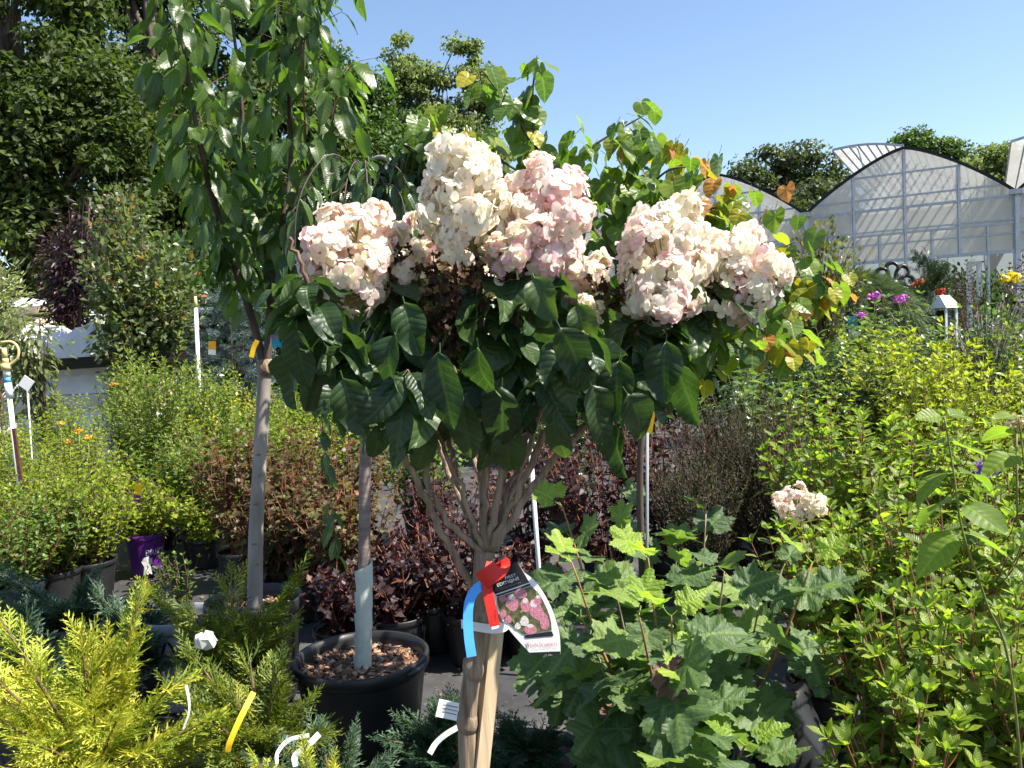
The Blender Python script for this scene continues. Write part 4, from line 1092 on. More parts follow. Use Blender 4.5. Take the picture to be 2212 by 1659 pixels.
# soil bags on pallets
def bag(name, label, c, size, rz, mat, group, seed):
    r = np.random.default_rng(seed); n, m = 22, 14
    uu = np.linspace(-1, 1, n); ww = np.linspace(-1, 1, m); V = []
    for side in (1, -1):
        for a in uu:
            for b in ww:
                e = (max(0, 1 - abs(a) ** 2.6) * max(0, 1 - abs(b) ** 2.6)) ** .5
                wr = .05 * math.sin(a * 9 + r.uniform(0, .4)) * math.sin(b * 5) + .04 * math.sin(a * 17 + b * 7)
                V.append((a * size[0] / 2 * (1 - .03 * abs(b)), b * size[1] / 2 * (1 - .04 * abs(a)), side * size[2] / 2 * e * (1 + wr) + .004 * side))
    V = np.array(V); q = []
    for s in (0, 1):
        o = s * n * m
        for i in range(n - 1):
            for j in range(m - 1):
                k = o + i * m + j; f = [[k, k + m, k + m + 1], [k, k + m + 1, k + 1]]
                q += f if s == 0 else [x[::-1] for x in f]
    cs, sn = math.cos(rz), math.sin(rz)
    V = V @ np.array([[cs, -sn, 0], [sn, cs, 0], [0, 0, 1]]).T
    root = thing(name, label, 'bag', np.array(c) - [0, 0, size[2] / 2], group)
    mesh_part('sack', root, V + np.array(c), np.array(q), mat)
    return root
pc = P(165, 790, 10.2); px0 = pc[0]
zt = htop(165, 735, 10.2)
pal = thing('pallet', 'dark timber pallet holding the white soil bags', 'pallet', (px0, 10.2, 0))
for k in range(5):
    mesh_part('deck_board', pal, *box((px0, 9.7 + k * .24, .13), (1.5, .11, .025)), grey_timber, smooth_=False)
for k in (-.65, 0, .65):
    mesh_part('runner', pal, *box((px0 + k, 10.2, .058), (.09, 1.1, .115)), grey_timber, smooth_=False)
nb = 4; bh = (zt - .15) / nb
for k in range(nb):
    for j, dx in enumerate((-.36, .40)):
        lb = ('bottom', 'second lowest', 'second highest', 'topmost')[k] + (' bulging white soil bag on the pallet end by the young tree' if j == 0 else ' bulging white soil bag on the pallet beside the dark bushes')
        bag('soil_bag', lb, (px0 + dx + .05 * math.sin(k * 3), 10.15, .145 + bh * (k + .5)), (1.0, 1.15, bh * 1.9), .10 * math.sin(k * 5 + j), bag_white, 'white soil bags on the pallet', k * 7 + j)
rl = thing('timber_rail', 'dark timber rail running in front of the white soil bags', 'rail', (px0, 9.4, 0))
zr = htop(165, 785, 9.4)
mesh_part('beam', rl, *bar((px0 - .75, 9.4, zr - .03), (px0 + 2.6, 9.4, zr + .06), .09, .13), dark_timber, smooth_=False)
for dx in (-.72, 1.0, 2.4):
    mesh_part('post', rl, *box((px0 + dx, 9.47, zr / 2), (.09, .09, zr)), dark_timber, smooth_=False)
lx = P(30, 690, 12.5); zl = htop(30, 650, 12.5)
for k in range(5):
    bag('mulch_bag', ('topmost', 'second from top', 'middle', 'second lowest', 'lowest')[k] + ' bag of the far printed stack behind the young tree', (lx[0] - .1 + .06 * math.sin(k * 4), 12.5, zl - .12 - k * .24), (1.5, .8, .30), .05 * k, bag_print if k % 2 else bag_white, 'printed bags in the far stack', 60 + k)
mesh_ped = link('bag_table', new_mesh('bag_table', *box((lx[0] - .1, 12.5, (zl - 1.25) / 2), (1.7, 1.0, zl - 1.25)), grey_timber, smooth_=False))
tag(mesh_ped, 'grey timber platform below the printed bags', 'platform')
# tan ground bank seen between the trees
bk = link('sandy_bank', new_mesh('sandy_bank', *lathe([(0.01, 1.9), (.8, 1.8), (1.7, 1.2), (2.6, .1)], 24, (P(190, 640, 13)[0], 13.2, 0)), plain('sand', (.42, .30, .18), (.55, .42, .27), 6, .9, .4)), kind='structure')
# white square sign
sg = thing('plant_sign', 'blank white diamond-set plant sign on short stick', 'sign', gl(58, 7.0))
c = P(57, 828, 7.0)
mesh_part('sign_board', sg, *box(c, (.10, .006, .10), M=np.array(Matrix.Rotation(R(38), 3, 'Y'))), card_white, smooth_=False)
mesh_part('stick', sg, *tube(np.array([gl(60, 7.0), c + [0, .01, 0]]), .006, 6), white_plastic)
# lantern / bird feeder
ln_ = thing('white_lantern', 'white hip-roofed post lantern with dark inside as a black box among the shrubs', 'lantern', gl(2045, 9.2)); o = origin(ln_)
zt = htop(2045, 632, 9.2); zb = htop(2045, 665, 9.2)
rv = np.array([[-.125, -.115, zb], [.125, -.115, zb], [.125, .115, zb], [-.125, .115, zb], [-.08, 0, zt - .03], [.08, 0, zt - .03]]) @ np.array([[.9, -.43, 0], [.43, .9, 0], [0, 0, 1]]).T + [o[0], o[1], 0]
mesh_part('roof', ln_, rv, np.array([[0, 1, 5], [0, 5, 4], [1, 2, 5], [2, 3, 4], [2, 4, 5], [3, 0, 4], [0, 3, 2], [0, 2, 1]]), white_plastic, smooth_=False)
for sx in (-1, 1):
    for sy in (-1, 1):
        q = np.array([sx * .085, sy * .075]) @ np.array([[.9, -.43], [.43, .9]]).T
        mesh_part('post', ln_, *box((o[0] + q[0], o[1] + q[1], zb / 2), (.024, .024, zb - .004)), white_plastic, smooth_=False)
mesh_part('panel', ln_, *box((o[0], o[1], zb * .5), (.13, .11, zb * .97), .445), ink_black, smooth_=False)  # black box stands in for the shade inside the lantern
# metal wind spinner
ws = thing('wind_spinner', 'black metal flower-shaped wind spinner on pole by the greenhouse', 'wind spinner', gl(1925, 14)); o = origin(ws)
c = P(1928, 612, 14); mesh_part('pole', ws, *tube(np.array([o, c]), .02, 8), black_plastic)
for k in range(8):
    a = k / 8 * 6.283; d = np.array([math.cos(a), 0, math.sin(a)]); s = np.array([-d[2], 0, d[0]])
    lp_ = [c + [0, -.06, 0], c + d * .14 + s * .10 - [0, .07, 0], c + d * .30 + s * .10 - [0, .02, 0], c + d * .34 - [0, .03, 0], c + d * .26 - s * .06 - [0, .08, 0], c + d * .1 - s * .02 - [0, .06, 0]]
    mesh_part('blade', ws, *tube(smooth(lp_, 5), [.022, .04, .02], 6), ink_black)
mesh_part('hub', ws, *tube(np.array([c - [0, .12, 0], c + [0, .02, 0]]), .05, 10), steel)
# distant blooms
def bloom(label, u, v, d, r, mat, group='blooms along the greenhouse front', stem=True):
    c = P(u, v, d); root = thing('flower_cluster', label, 'flower', (c[0], c[1], 0), group)
    if stem:
        mesh_part('stem', root, *tube(np.array([c - [0, 0, .3], c]), .003, 5), stem_green)
    n = 60; dd = unit(rng.normal(size=(n, 3))); pos = c + dd * np.array([1.2, 1, .65]) * r * rng.uniform(.35, 1.15, (n, 1))
    nr = unit(dd + rng.normal(0, .5, (n, 3)) + [0, 0, .3]); ax = unit(np.cross(nr, rng.normal(size=(n, 3)))); V, T, UV, va = bake(T_round, frames(ax, nr), pos - ax * r * .2, r * rng.uniform(.3, .6, n))
    mesh_part('petals', root, V, T, mat, UV, va, kind='stuff')
m_red = gm('petal_red', (.65, .03, .02), (.75, .06, .03), (.6, .02, .03), trans=.3, mottle=0, tcol=(1, 1, 1))
m_mag = gm('petal_magenta', (.5, .06, .38), (.58, .12, .5), (.45, .2, .6), trans=.3, mottle=0, tcol=(1, 1, 1))
m_yel = gm('petal_yellow', (.7, .55, .02), (.8, .62, .03), (.6, .5, .04), trans=.3, mottle=0, tcol=(1, 1, 1))
m_ora = gm('petal_orange', (.75, .3, .02), (.8, .4, .03), (.7, .5, .04), trans=.3, mottle=0, tcol=(1, 1, 1))
m_vio = gm('petal_violet', (.22, .08, .45), (.30, .14, .55), (.36, .2, .6), trans=.3, mottle=0, tcol=(1, 1, 1))
bloom('bright red bloom beside the spiral topiary', 2033, 628, 10.8, .07, m_red)
bloom('magenta hydrangea bloom before the wind spinner', 1888, 640, 8.1, .055, m_mag)
bloom('lilac hydrangea bloom beside the magenta one', 1945, 645, 8.1, .065, m_mag)
bloom('pale lilac bloom half hidden in broad leaves', 1860, 680, 7.7, .04, m_mag)
bloom('yellow bloom cluster near the greenhouse corner', 2185, 600, 10.0, .12, m_yel)
for k, (u, v) in enumerate(((1985, 605), (2000, 600), (1972, 618))):
    bloom('orange-red bloom in the reddish bush under the eave', u, v + 8, 12.2, .08, m_red if k == 0 else m_ora)
for k, (u, v, d) in enumerate(((245, 830, 7.3), (130, 915, 6.4), (170, 930, 6.2), (190, 945, 6.2), (150, 955, 6.2))):
    bloom('small orange-yellow bloom above the yellow-green shrubs', u, v, d, .028, m_ora, 'orange-yellow blooms in the rows')
bloom('violet bloom deep among the bright panicle hydrangeas', 2130, 1010, 3.3, .045, m_vio, None)
bloom('pale yellow round bloom beside the large-leaved arching stems', 2195, 915, 2.4, .04, gm('petal_straw', (.5, .45, .2), (.6, .52, .25), (.55, .3, .2), trans=.3, mottle=0, tcol=(1, 1, 1)), None)

# ---------------------------------------------------------------- junipers
m_gold_j = leaf_mat('needle_gold_juniper', [(0, (.17, .24, .025)), (.35, (.32, .38, .035)), (.75, (.50, .51, .06)), (1, (.62, .56, .08))], .25, .55, mottle=0, tcol=(1.2, 1.2, .6))
m_gold_g = leaf_mat('needle_goldgreen_juniper', [(0, (.08, .13, .02)), (.5, (.18, .24, .03)), (1, (.40, .42, .05))], .25, .55, mottle=0, tcol=(1.2, 1.3, .6))
m_bluegreen = leaf_mat('needle_bluegreen_juniper', [(0, (.05, .095, .055)), (.5, (.085, .145, .085)), (1, (.14, .21, .13))], .15, .55, mottle=0)
m_bluegreen2 = leaf_mat('needle_darkgreen_juniper', [(0, (.025, .065, .03)), (.5, (.05, .105, .05)), (1, (.09, .16, .08))], .15, .55, mottle=0)
def juniper(label, base, ends, mat, n_side, size, seed, potr=.15, poth=.26, potm=None, spray=None, inner=True, group=None, potz=0):
    r = np.random.default_rng(seed); root = thing('juniper', label, 'juniper', base, group); b = np.array(base, float)
    if potr:
        pot(root, b, potr, poth, potm or black_plastic, nchip=0)
    c0 = b + [0, 0, poth * .9]
    lv, tb = Leaves(), []
    ends = [np.array(e) for e in ends]
    full = list(ends)
    if inner:
        for k in range(int(n_side * .8)):
            e = ends[r.integers(len(ends))]; f = r.uniform(.35, .85)
            ang = r.uniform(-.9, .9); d = (e - c0) * f; cs, sn = math.cos(ang), math.sin(ang)
            full.append(c0 + np.array([d[0] * cs - d[1] * sn, d[0] * sn + d[1] * cs, d[2] + r.normal(-.06, .09)]))
    for e in full:
        L_ = np.linalg.norm(e - c0)
        pa = smooth([c0, c0 + (e - c0) * .45 + [0, 0, .09 * L_], e], 8)
        tb.append(tube(pa, [.009, .0025], 5, False))
        ns = int(L_ / size * 9) + 5
        for t in np.linspace(.18, 1.0, ns):
            i = min(int(t * (len(pa) - 1)), len(pa) - 2); tan = unit(pa[i + 1] - pa[i])
            p = pa[i] + (pa[i + 1] - pa[i]) * (t * (len(pa) - 1) - i)
            side = unit(np.cross(tan, [0, 0, 1])) * (1 if r.random() < .5 else -1)
            k = .0 if t > .97 else r.uniform(.35, 1.0)
            ax = tan + side * k + np.array([0, 0, r.normal(-.02, .2)])
            lv.add(p, ax, np.array([0, 0, 1.0]) + r.normal(0, .35, 3), size * r.uniform(.7, 1.3) * (1.15 - .45 * t))
    mesh_part('limbs', root, *join(tb), bark_brown, kind='stuff')
    emit(root, lv, spray or T_spray, mat, 0, mass='sprays')
    return root
juniper('golden juniper with long bright yellow sprays reaching over its neighbours', gl(150, 2.45), [P(0, 1335, 2.5), P(300, 1300, 2.55), P(230, 1400, 2.5), P(80, 1470, 2.2), P(370, 1480, 2.3), P(-60, 1420, 2.3), P(250, 1560, 2.1), P(60, 1600, 2.0), P(330, 1620, 2.15), P(-30, 1540, 2.1), P(180, 1420, 2.4), P(150, 1680, 1.95), P(440, 1560, 2.35), P(280, 1440, 2.5)], m_gold_j, 54, .15, 1, group='golden junipers')
juniper('yellow-green juniper overhanging the soil of the upright cherry', gl(470, 3.1), [P(640, 1250, 3.1), P(340, 1290, 3.0), P(420, 1330, 2.9), P(560, 1330, 2.95), P(500, 1260, 3.15), P(620, 1360, 2.95), P(450, 1390, 2.85)], m_gold_g, 30, .14, 2, group='golden junipers')
juniper('yellow-green juniper with orange tape beside the wrapped cherry pot', gl(520, 2.6), [P(600, 1440, 2.65), P(420, 1420, 2.6), P(650, 1530, 2.5), P(460, 1560, 2.4), P(560, 1600, 2.35), P(690, 1590, 2.4), P(380, 1500, 2.45), P(540, 1430, 2.7), P(500, 1640, 2.3)], m_gold_g, 44, .135, 3, group='golden junipers')
juniper('blue-green juniper in front of the purple pots', gl(120, 4.2), [P(40, 1265, 4.2), P(200, 1240, 4.2), P(270, 1300, 4.0), P(0, 1330, 4.0), P(120, 1310, 3.9), P(-40, 1280, 4.2)], m_bluegreen, 34, .13, 4, spray=T_spray_lo, group='blue-green junipers')
juniper('blue-green juniper beside the grey pot', gl(270, 3.7), [P(330, 1300, 3.6), P(220, 1290, 3.7), P(180, 1350, 3.5), P(300, 1380, 3.4), P(250, 1400, 3.4)], m_bluegreen, 34, .14, 5, spray=T_spray_lo, group='blue-green junipers')
juniper('blue-green juniper glimpsed behind the golden juniper', gl(20, 3.3), [P(-20, 1380, 3.3), P(70, 1370, 3.3), P(20, 1420, 3.2), P(120, 1400, 3.2)], m_bluegreen, 30, .13, 6, spray=T_spray_lo, group='blue-green junipers')
juniper('low blue-green juniper with two white tags stuck in it', gl(690, 2.45), [P(600, 1600, 2.4), P(760, 1600, 2.45), P(680, 1580, 2.5), P(820, 1650, 2.35), P(640, 1650, 2.25), P(720, 1680, 2.2), P(560, 1650, 2.3)], m_bluegreen, 40, .11, 7, poth=.20, group='blue-green junipers')
juniper('gold-tipped juniper peeping in front of the low blue-green one', gl(640, 2.1), [P(560, 1650, 2.1), P(660, 1640, 2.1), P(720, 1660, 2.1), P(620, 1690, 2.0)], m_gold_j, 12, .09, 8, poth=.16, group='golden junipers')
juniper('green creeping juniper at the foot of the staked hydrangea', gl(960, 2.7), [P(880, 1560, 2.7), P(960, 1540, 2.75), P(1020, 1590, 2.7), P(900, 1640, 2.5), P(840, 1600, 2.6), P(980, 1660, 2.5)], m_bluegreen2, 44, .115, 9, poth=.20, group='green creeping junipers')
juniper('green creeping juniper between wooden stake and white pipe', gl(1130, 2.75), [P(1090, 1560, 2.75), P(1170, 1580, 2.7), P(1200, 1640, 2.6), P(1110, 1640, 2.6), P(1060, 1600, 2.7)], m_bluegreen2, 34, .11, 10, poth=.20, group='green creeping junipers')
# grey pot with its own little plant
gpot = thing('grey_pot', 'grey nursery pot with dark lettering among the junipers', 'pot', gl(358, 3.75))
pot(gpot, gl(358, 3.75), .155, .42, grey_plastic)
mpg = on_pot(gl(358, 3.75), .155, .42, R(-100))
lettering(gpot, 'VV', .13, lambda x, y: mpg(x - .05, y + .25), ink_black, sub=gpot.children[0])
lettering(gpot, 'W', .16, lambda x, y: mpg(x - .02, y + .10), white_plastic, sub=gpot.children[0])
# tags and tapes lying in the junipers
def strip(name, label, pts, w, mat, cat='ribbon', group=None, seed=0, twist=0.0):
    pts = smooth(pts, 8); t_ = unit(np.gradient(pts, axis=0)); vdir = unit(pts - np.array([0, 0, CAM_H]))
    s = unit(np.cross(t_, vdir)); V = []
    for i, p in enumerate(pts):
        a = twist * i / len(pts); q = s[i] * math.cos(a) + vdir[i] * math.sin(a)
        V += [p - q * w / 2, p + q * w / 2]
    V = np.array(V); V = np.vstack([V, V + np.repeat(vdir, 2, 0) * .0012]); n = len(pts); q = []
    for i in range(n - 1):
        k = 2 * i; q += [[k, k + 1, k + 3], [k, k + 3, k + 2], [k + 2 * n, k + 2 * n + 3, k + 2 * n + 1], [k + 2 * n, k + 2 * n + 2, k + 2 * n + 3]]
    o = link(name, new_mesh(name, V, np.array(q), mat))
    tag(o, label, cat, group)
    return o
strip('flagging_tape', 'orange-yellow printed tape hanging in the yellow-green juniper', [P(548, 1495, 2.33), P(520, 1550, 2.28), P(498, 1600, 2.26), P(492, 1625, 2.26)], .016, yellow_tape)
strip('white_ribbon', 'thin white ribbon dangling between golden and yellow-green junipers', [P(402, 1480, 2.15), P(408, 1510, 2.13), P(408, 1540, 2.13), P(396, 1575, 2.13)], .006, white_plastic, twist=.6)
strip('white_tag_loop', 'curled white tag strip above the low blue-green juniper', [P(668, 1588, 2.15), P(625, 1598, 2.15), P(600, 1625, 2.13), P(598, 1650, 2.12)], .011, white_plastic, 'tag', twist=.8)
strip('white_tag', 'pointed white tag standing in the low blue-green juniper', [P(690, 1585, 2.14), P(665, 1610, 2.13), P(638, 1632, 2.13), P(640, 1655, 2.12)], .016, white_plastic, 'tag')
strip('white_tag_band', 'curved white band tag in the green creeping juniper', [P(1000, 1565, 2.35), P(965, 1585, 2.35), P(942, 1605, 2.35), P(928, 1628, 2.34)], .016, white_plastic, 'tag')
cl_ = thing('price_card', 'pale printed price card resting on the green creeping juniper', 'card', P(975, 1545, 2.42))
c = P(975, 1535, 2.42); Mc = np.array((Matrix.Rotation(R(-25), 3, 'X') @ Matrix.Rotation(R(14), 3, 'Y')))
mesh_part('card', cl_, *box(c, (.085, .0015, .05), M=Mc), card_white, smooth_=False)
for k in range(3):
    mesh_part('print_line', cl_, *box(c + Mc @ np.array([-.005, -.0018, .012 - .01 * k]), (.045, .0008, .003), M=Mc), ink_grey, smooth_=False)
cc = thing('crumpled_label', 'crumpled white paper label lying on the junipers', 'label', P(445, 1390, 2.9))
v, t = lathe([(0.002, .03), (.02, .028), (.035, .01), (.03, -.01), (.002, -.02)], 10); v = v * [1.3, .6, 1] + rng.normal(0, .006, v.shape)
mesh_part('paper', cc, v + P(445, 1387, 2.78), t, card_white, smooth_=False)

# ---------------------------------------------------------------- black pot tipped over, white pipe, stakes
tp_ = thing('tipped_pot', 'glossy black nursery pot tipped beside the oak-leaved shrub', 'pot', gl(1745, 2.6))
Mt = np.array(Matrix.Rotation(R(-24), 3, 'X') @ Matrix.Rotation(R(-22), 3, 'Y'))
pot(tp_, gl(1745, 2.6) + [0, 0, .06], .145, .34, black_plastic, tilt=Mt, nchip=80)
wpipe = link('white_pipe', new_mesh('white_pipe', *tube(np.array([gl(1212, 3.3), gl(1212, 3.3) + [.006, 0, .40]]), .031, 20), white_plastic))
tag(wpipe, 'short thick white pipe standing on the ground cloth', 'pipe')
ws_ = link('white_stake', new_mesh('white_stake', *tube(np.array([gl(1155, 3.9), P(1143, 930, 3.9)]), .011, 10), white_plastic))
tag(ws_, 'thin white stake behind the forked hydrangea stems', 'stake')

# small hanging tags on other plants
def small_tag(label, u, v, d, w, h, mats, tilt=0.0):
    c = P(u, v, d); root = thing('hanging_tag', label, 'tag', c, 'small hanging tags')
    Mr = np.array(Matrix.Rotation(R(tilt), 3, 'Y') @ Matrix.Rotation(R(8), 3, 'X'))
    mesh_part('upper_half', root, *box(c + Mr @ np.array([0, 0, h * .2]), (w, .0012, h * .6), M=Mr), mats[0], smooth_=False)
    mesh_part('lower_half', root, *box(c + Mr @ np.array([0, 0, -h * .3]), (w, .0012, h * .39), M=Mr), mats[1], smooth_=False)
teal = plain('teal_print', (.02, .22, .34), (.03, .28, .42), 9, .4); plum = plain('plum_print', (.10, .05, .11), (.30, .20, .26), 60, .4)
orange_p = plain('orange_print', (.75, .28, .02), (.80, .42, .05), 40, .4)
small_tag('purple and teal printed tag hanging between cherry and hydrangea', 602, 725, 3.0, .055, .085, (plum, teal))
small_tag('yellow and purple pennant tag on the purple-pot shrub', 297, 1065, 5.7, .05, .13, (yellow_tape, purple_plastic), 12)
small_tag('orange and white label on a pot among the green shrubs', 458, 752, 7.9, .07, .13, (orange_p, card_white), 8)
small_tag('teal tag low in the weeping pine', 1843, 705, 8.2, .10, .2, (teal, card_white), -10)
small_tag('yellow paper strip hanging by the redbud trunk', 1408, 905, 2.55, .016, .09, (yellow_tape, yellow_tape), 10)

# ---------------------------------------------------------------- oak-leaved hydrangea
m_oak = leaf_mat('leaf_oakleaf', [(0, (.06, .105, .04)), (.45, (.09, .15, .05)), (.8, (.14, .21, .055)), (1, (.21, .29, .05))], .30, .55, veins=.6, nveins=9, under=(.22, .27, .15), mottle=.12, rugose=1.2)
m_oak_young = leaf_mat('leaf_oakleaf_young', [(0, (.18, .28, .04)), (.5, (.26, .36, .05)), (1, (.30, .40, .06))], .4, .45, veins=.8, nveins=9, under=(.26, .32, .15), mottle=.1, rugose=1.0)
T_oak = [flip_up(t_polar(oakleaf, 64, 4, .46, .10, wave=.10, droop=.28 - .08 * s, petiole=.22, seed=s)) for s in range(4)]
ok = thing('oakleaf_hydrangea', 'large oak-leaved hydrangea with orange-brown shoots beside the tag', 'hydrangea', gl(1440, 2.55)); o = origin(ok)
pot(ok, o, .17, .30, black_plastic)
tips = [(1215, 1095, 2.75, 1), (1235, 1215, 2.35, 1), (1400, 1205, 2.45, 1), (1395, 1110, 2.75, 0), (1525, 1110, 2.75, 0), (1565, 1235, 2.45, 0), (1755, 1215, 2.4, 1), (1380, 1330, 2.15, 1), (1530, 1330, 2.3, 0), (1640, 1310, 2.35, 0), (1255, 1330, 2.35, 0), (1165, 1290, 2.5, 0), (1300, 1440, 2.2, 0), (1450, 1330, 2.1, 1), (1500, 1470, 2.1, 1), (1610, 1610, 2.0, 1), (1390, 1560, 2.05, 0), (1520, 1590, 2.0, 0), (1460, 1170, 2.7, 0), (1690, 1230, 2.6, 0), (1310, 1150, 2.8, 0), (1330, 1280, 2.5, 0), (1460, 1410, 2.4, 0), (1590, 1400, 2.3, 0), (1440, 1650, 2.0, 0)]
old, young = Leaves(), Leaves()
r = np.random.default_rng(77)
for (u, v, d, yg) in tips:
    e = P(u, v, d); s = o + [r.normal(0, .04), r.normal(0, .04), .25]
    mid = s * .45 + e * .55 + [0, 0, -.05] + (e - s) * [.1, .1, 0]
    pa = smooth([s, mid, e], 8)
    mesh_part('stem', ok, *tube(pa, [.0085, .006, .0022], 7), shoot_orange if yg else bark_tan)
    out = unit((e - o) * [1, 1, .1] + np.array([0, -.25, 0]))
    ph = r.uniform(0, 6.28)
    for k in range(8):
        a = ph + k * 2.1; lvl = k // 2
        if k == 1 and not yg:
            continue
        rad = np.array([math.cos(a), math.sin(a), 0]) + out * .45
        p = pa[-1 - lvl * 2]
        ax = unit(rad) + np.array([0, 0, [.75, .15, -.35, -.5][lvl]]) + r.normal(0, .12, 3)
        no = np.array([0, -.25, .9]) + r.normal(0, .36, 3) - unit(rad) * [.5, 0, -.3, -.5][lvl]
        sz = [.10, .145, .165, .15][lvl] * r.uniform(.8, 1.15)
        (young if (yg and lvl == 0) else old).add(p, ax, no, sz)
emit(ok, old, T_oak, [m_oak], 400)
emit(ok, young, T_oak, [m_oak_young], 400)
dl = new_mesh('withered_leaf', T_oak[1][0] * [1, 1, 1.6], T_oak[1][1], leaf_mat('leaf_withered', [(0, (.10, .05, .06)), (1, (.14, .07, .07))], .1, .7, veins=.8), T_oak[1][2])
ob = link('withered_leaf', dl, ok, label='dull purple withered leaf'); fr = frames(np.array([[.3, -.2, -.9]]), np.array([[0.2, -1, .2]]))[0]
M = np.eye(4); M[:3, :3] = fr * .12; M[:3, 3] = P(1425, 1390, 2.05) - o; ob.matrix_basis = Matrix(M.tolist())

# ---------------------------------------------------------------- upright cherry
m_cherry = leaf_mat('leaf_cherry', [(0, (.04, .082, .015)), (.5, (.068, .122, .02)), (1, (.11, .18, .03))], .42, .40, veins=.25, nveins=9, under=(.13, .19, .07), mottle=.08, spec=.55)
T_cherry = [t_grid(.42, ovate(.42, .75), 9, 2, fold=.35 - .1 * s, arch=.10 + .12 * s, wave=.05, twist=.3 * (s - 1.5), serr=.035, petiole=.12, seed=s) for s in range(4)]
T_cherry_lo = [t_grid(.42, ovate(.42, .75), 4, 1, fold=.3, arch=.2, seed=s) for s in range(2)]
def limbs_tree(root, limbs, tr, mat, name='limb'):
    for pa, r0, r1 in limbs:
        mesh_part(name, root, *tube(pa, [r0, r1], 8), mat)
ct = thing('cherry_tree', 'upright young cherry tree with long hanging leaves in black pot', 'tree', G(548, 1290, 3.75)); o = origin(ct)
pot(ct, o, .21, .48, black_plastic, nchip=400)
trunk = smooth([o + [0, 0, .40], P(553, 1150, 3.75), P(562, 980, 3.75), P(573, 790, 3.75)], 8)
mesh_part('trunk', ct, *tube(trunk, [.036, .031, .030], 14), bark_grey)
gft = P(574, 795, 3.75)
mesh_part('graft_collar', ct, *tube(np.array([gft - [0, 0, .035], gft - [0, 0, .012], gft + [0, 0, .012], gft + [0, 0, .04]]), [.032, .041, .040, .03], 14), bark_tan)
for z_, a_ in ((.62, 0.2), (.75, 5.9), (.9, 6.1), (1.03, .4), (1.13, 5.8)):
    q = trunk[np.argmin(abs(trunk[:, 2] - z_))]; dd = np.array([math.sin(a_) * .6 + .3, -1, 0]); dd = unit(dd) * .031
    mesh_part('bark_knot', ct, *tube(np.array([q + dd * .95 - [.012, 0, .001], q + dd * 1.03, q + dd * .95 + [.012, 0, .001]]), [.003, .006, .003], 8), bark_tan)
D = 3.75
L1 = smooth(paths([(572, 800, D), (545, 690, D), (495, 540, D - .1), (455, 410, D - .15), (430, 300, D - .2), (400, 130, D - .2), (380, -60, D - .2)]), 6)
L2 = smooth(paths([(576, 800, D), (585, 640, D), (608, 500, D + .05), (628, 350, D + .1), (625, 180, D + .1), (640, 30, D + .1), (655, -60, D)]), 6)
L3 = smooth(paths([(585, 600, D), (560, 480, D + .2), (530, 350, D + .3), (520, 200, D + .3), (500, 30, D + .3), (490, -60, D + .3)]), 6)
L4 = smooth(paths([(612, 480, D), (660, 380, D - .1), (700, 300, D - .15), (725, 220, D - .15), (750, 140, D - .15)]), 6)
L5 = smooth(paths([(625, 200, D), (645, 120, D - .2), (665, 20, D - .25), (680, -60, D - .25)]), 6)
L6 = smooth(paths([(500, 550, D), (470, 470, D + .3), (440, 380, D + .35)]), 6)
L7 = smooth(paths([(600, 540, D), (670, 470, D + .15), (720, 400, D + .2)]), 6)
limbs_tree(ct, [(L1, .020, .006), (L2, .018, .006), (L3, .013, .005), (L4, .009, .003), (L5, .008, .003), (L6, .008, .003), (L7, .008, .003)], .02, bark_dark)
lv, tw = Leaves(), []
r = np.random.default_rng(31)
for pa, n, t0 in ((L1, 175, .2), (L2, 165, .2), (L3, 90, .15), (L4, 44, .1), (L5, 44, .1), (L6, 34, .2), (L7, 44, .15)):
    for k in range(n):
        t = r.uniform(t0, 1.0); i = min(int(t * (len(pa) - 1)), len(pa) - 2)
        p = pa[i]; a = r.uniform(0, 6.283); ln = r.uniform(.0, .11) if r.random() < .7 else r.uniform(.08, .19)
        q = p + np.array([math.cos(a) * ln, math.sin(a) * ln, r.uniform(-.01, .03) + ln * r.uniform(.2, .9)])
        if ln > .08:
            tw.append(tube(np.array([p, (p + q) / 2 + [0, 0, .015], q]), [.0022, .001], 4, False))
        ax = np.array([math.cos(a) * .6, math.sin(a) * .6, -r.uniform(.25, 1.2)]); no = np.array([math.cos(a), math.sin(a), .6]) + r.normal(0, .45, 3)
        lv.add(q, ax, no, r.uniform(.10, .175))
mesh_part('twigs', ct, *join(tw), bark_brown, kind='stuff')
emit(ct, lv, T_cherry, m_cherry, 290, low=T_cherry)
# long bare whips with a leaf tuft
wh = Leaves()
for path in ([(700, 420, D), (715, 280, D - .1), (735, 190, D - .12), (752, 145, D - .12)], [(660, 300, D), (655, 120, D - .2), (672, 20, D - .2), (690, -20, D - .2)]):
    pa = smooth(paths(path), 6); mesh_part('whip', ct, *tube(pa, [.005, .0025], 6), bark_red)
    for k in range(6):
        i = len(pa) - 1 - k; a = k * 2.4
        wh.add(pa[i], np.array([math.cos(a) * .9, math.sin(a) * .4, .25 - .12 * k]), np.array([0, -.1, 1.0]), .09 + .01 * k)
emit(ct, wh, T_cherry, m_cherry, 60)
# yellow tag on the cherry
strip('yellow_tag', 'small yellow tag tied to the upright cherry below its fork', [P(556, 735, 3.6), P(548, 752, 3.6), P(543, 772, 3.6)], .02, yellow_tape, 'tag')

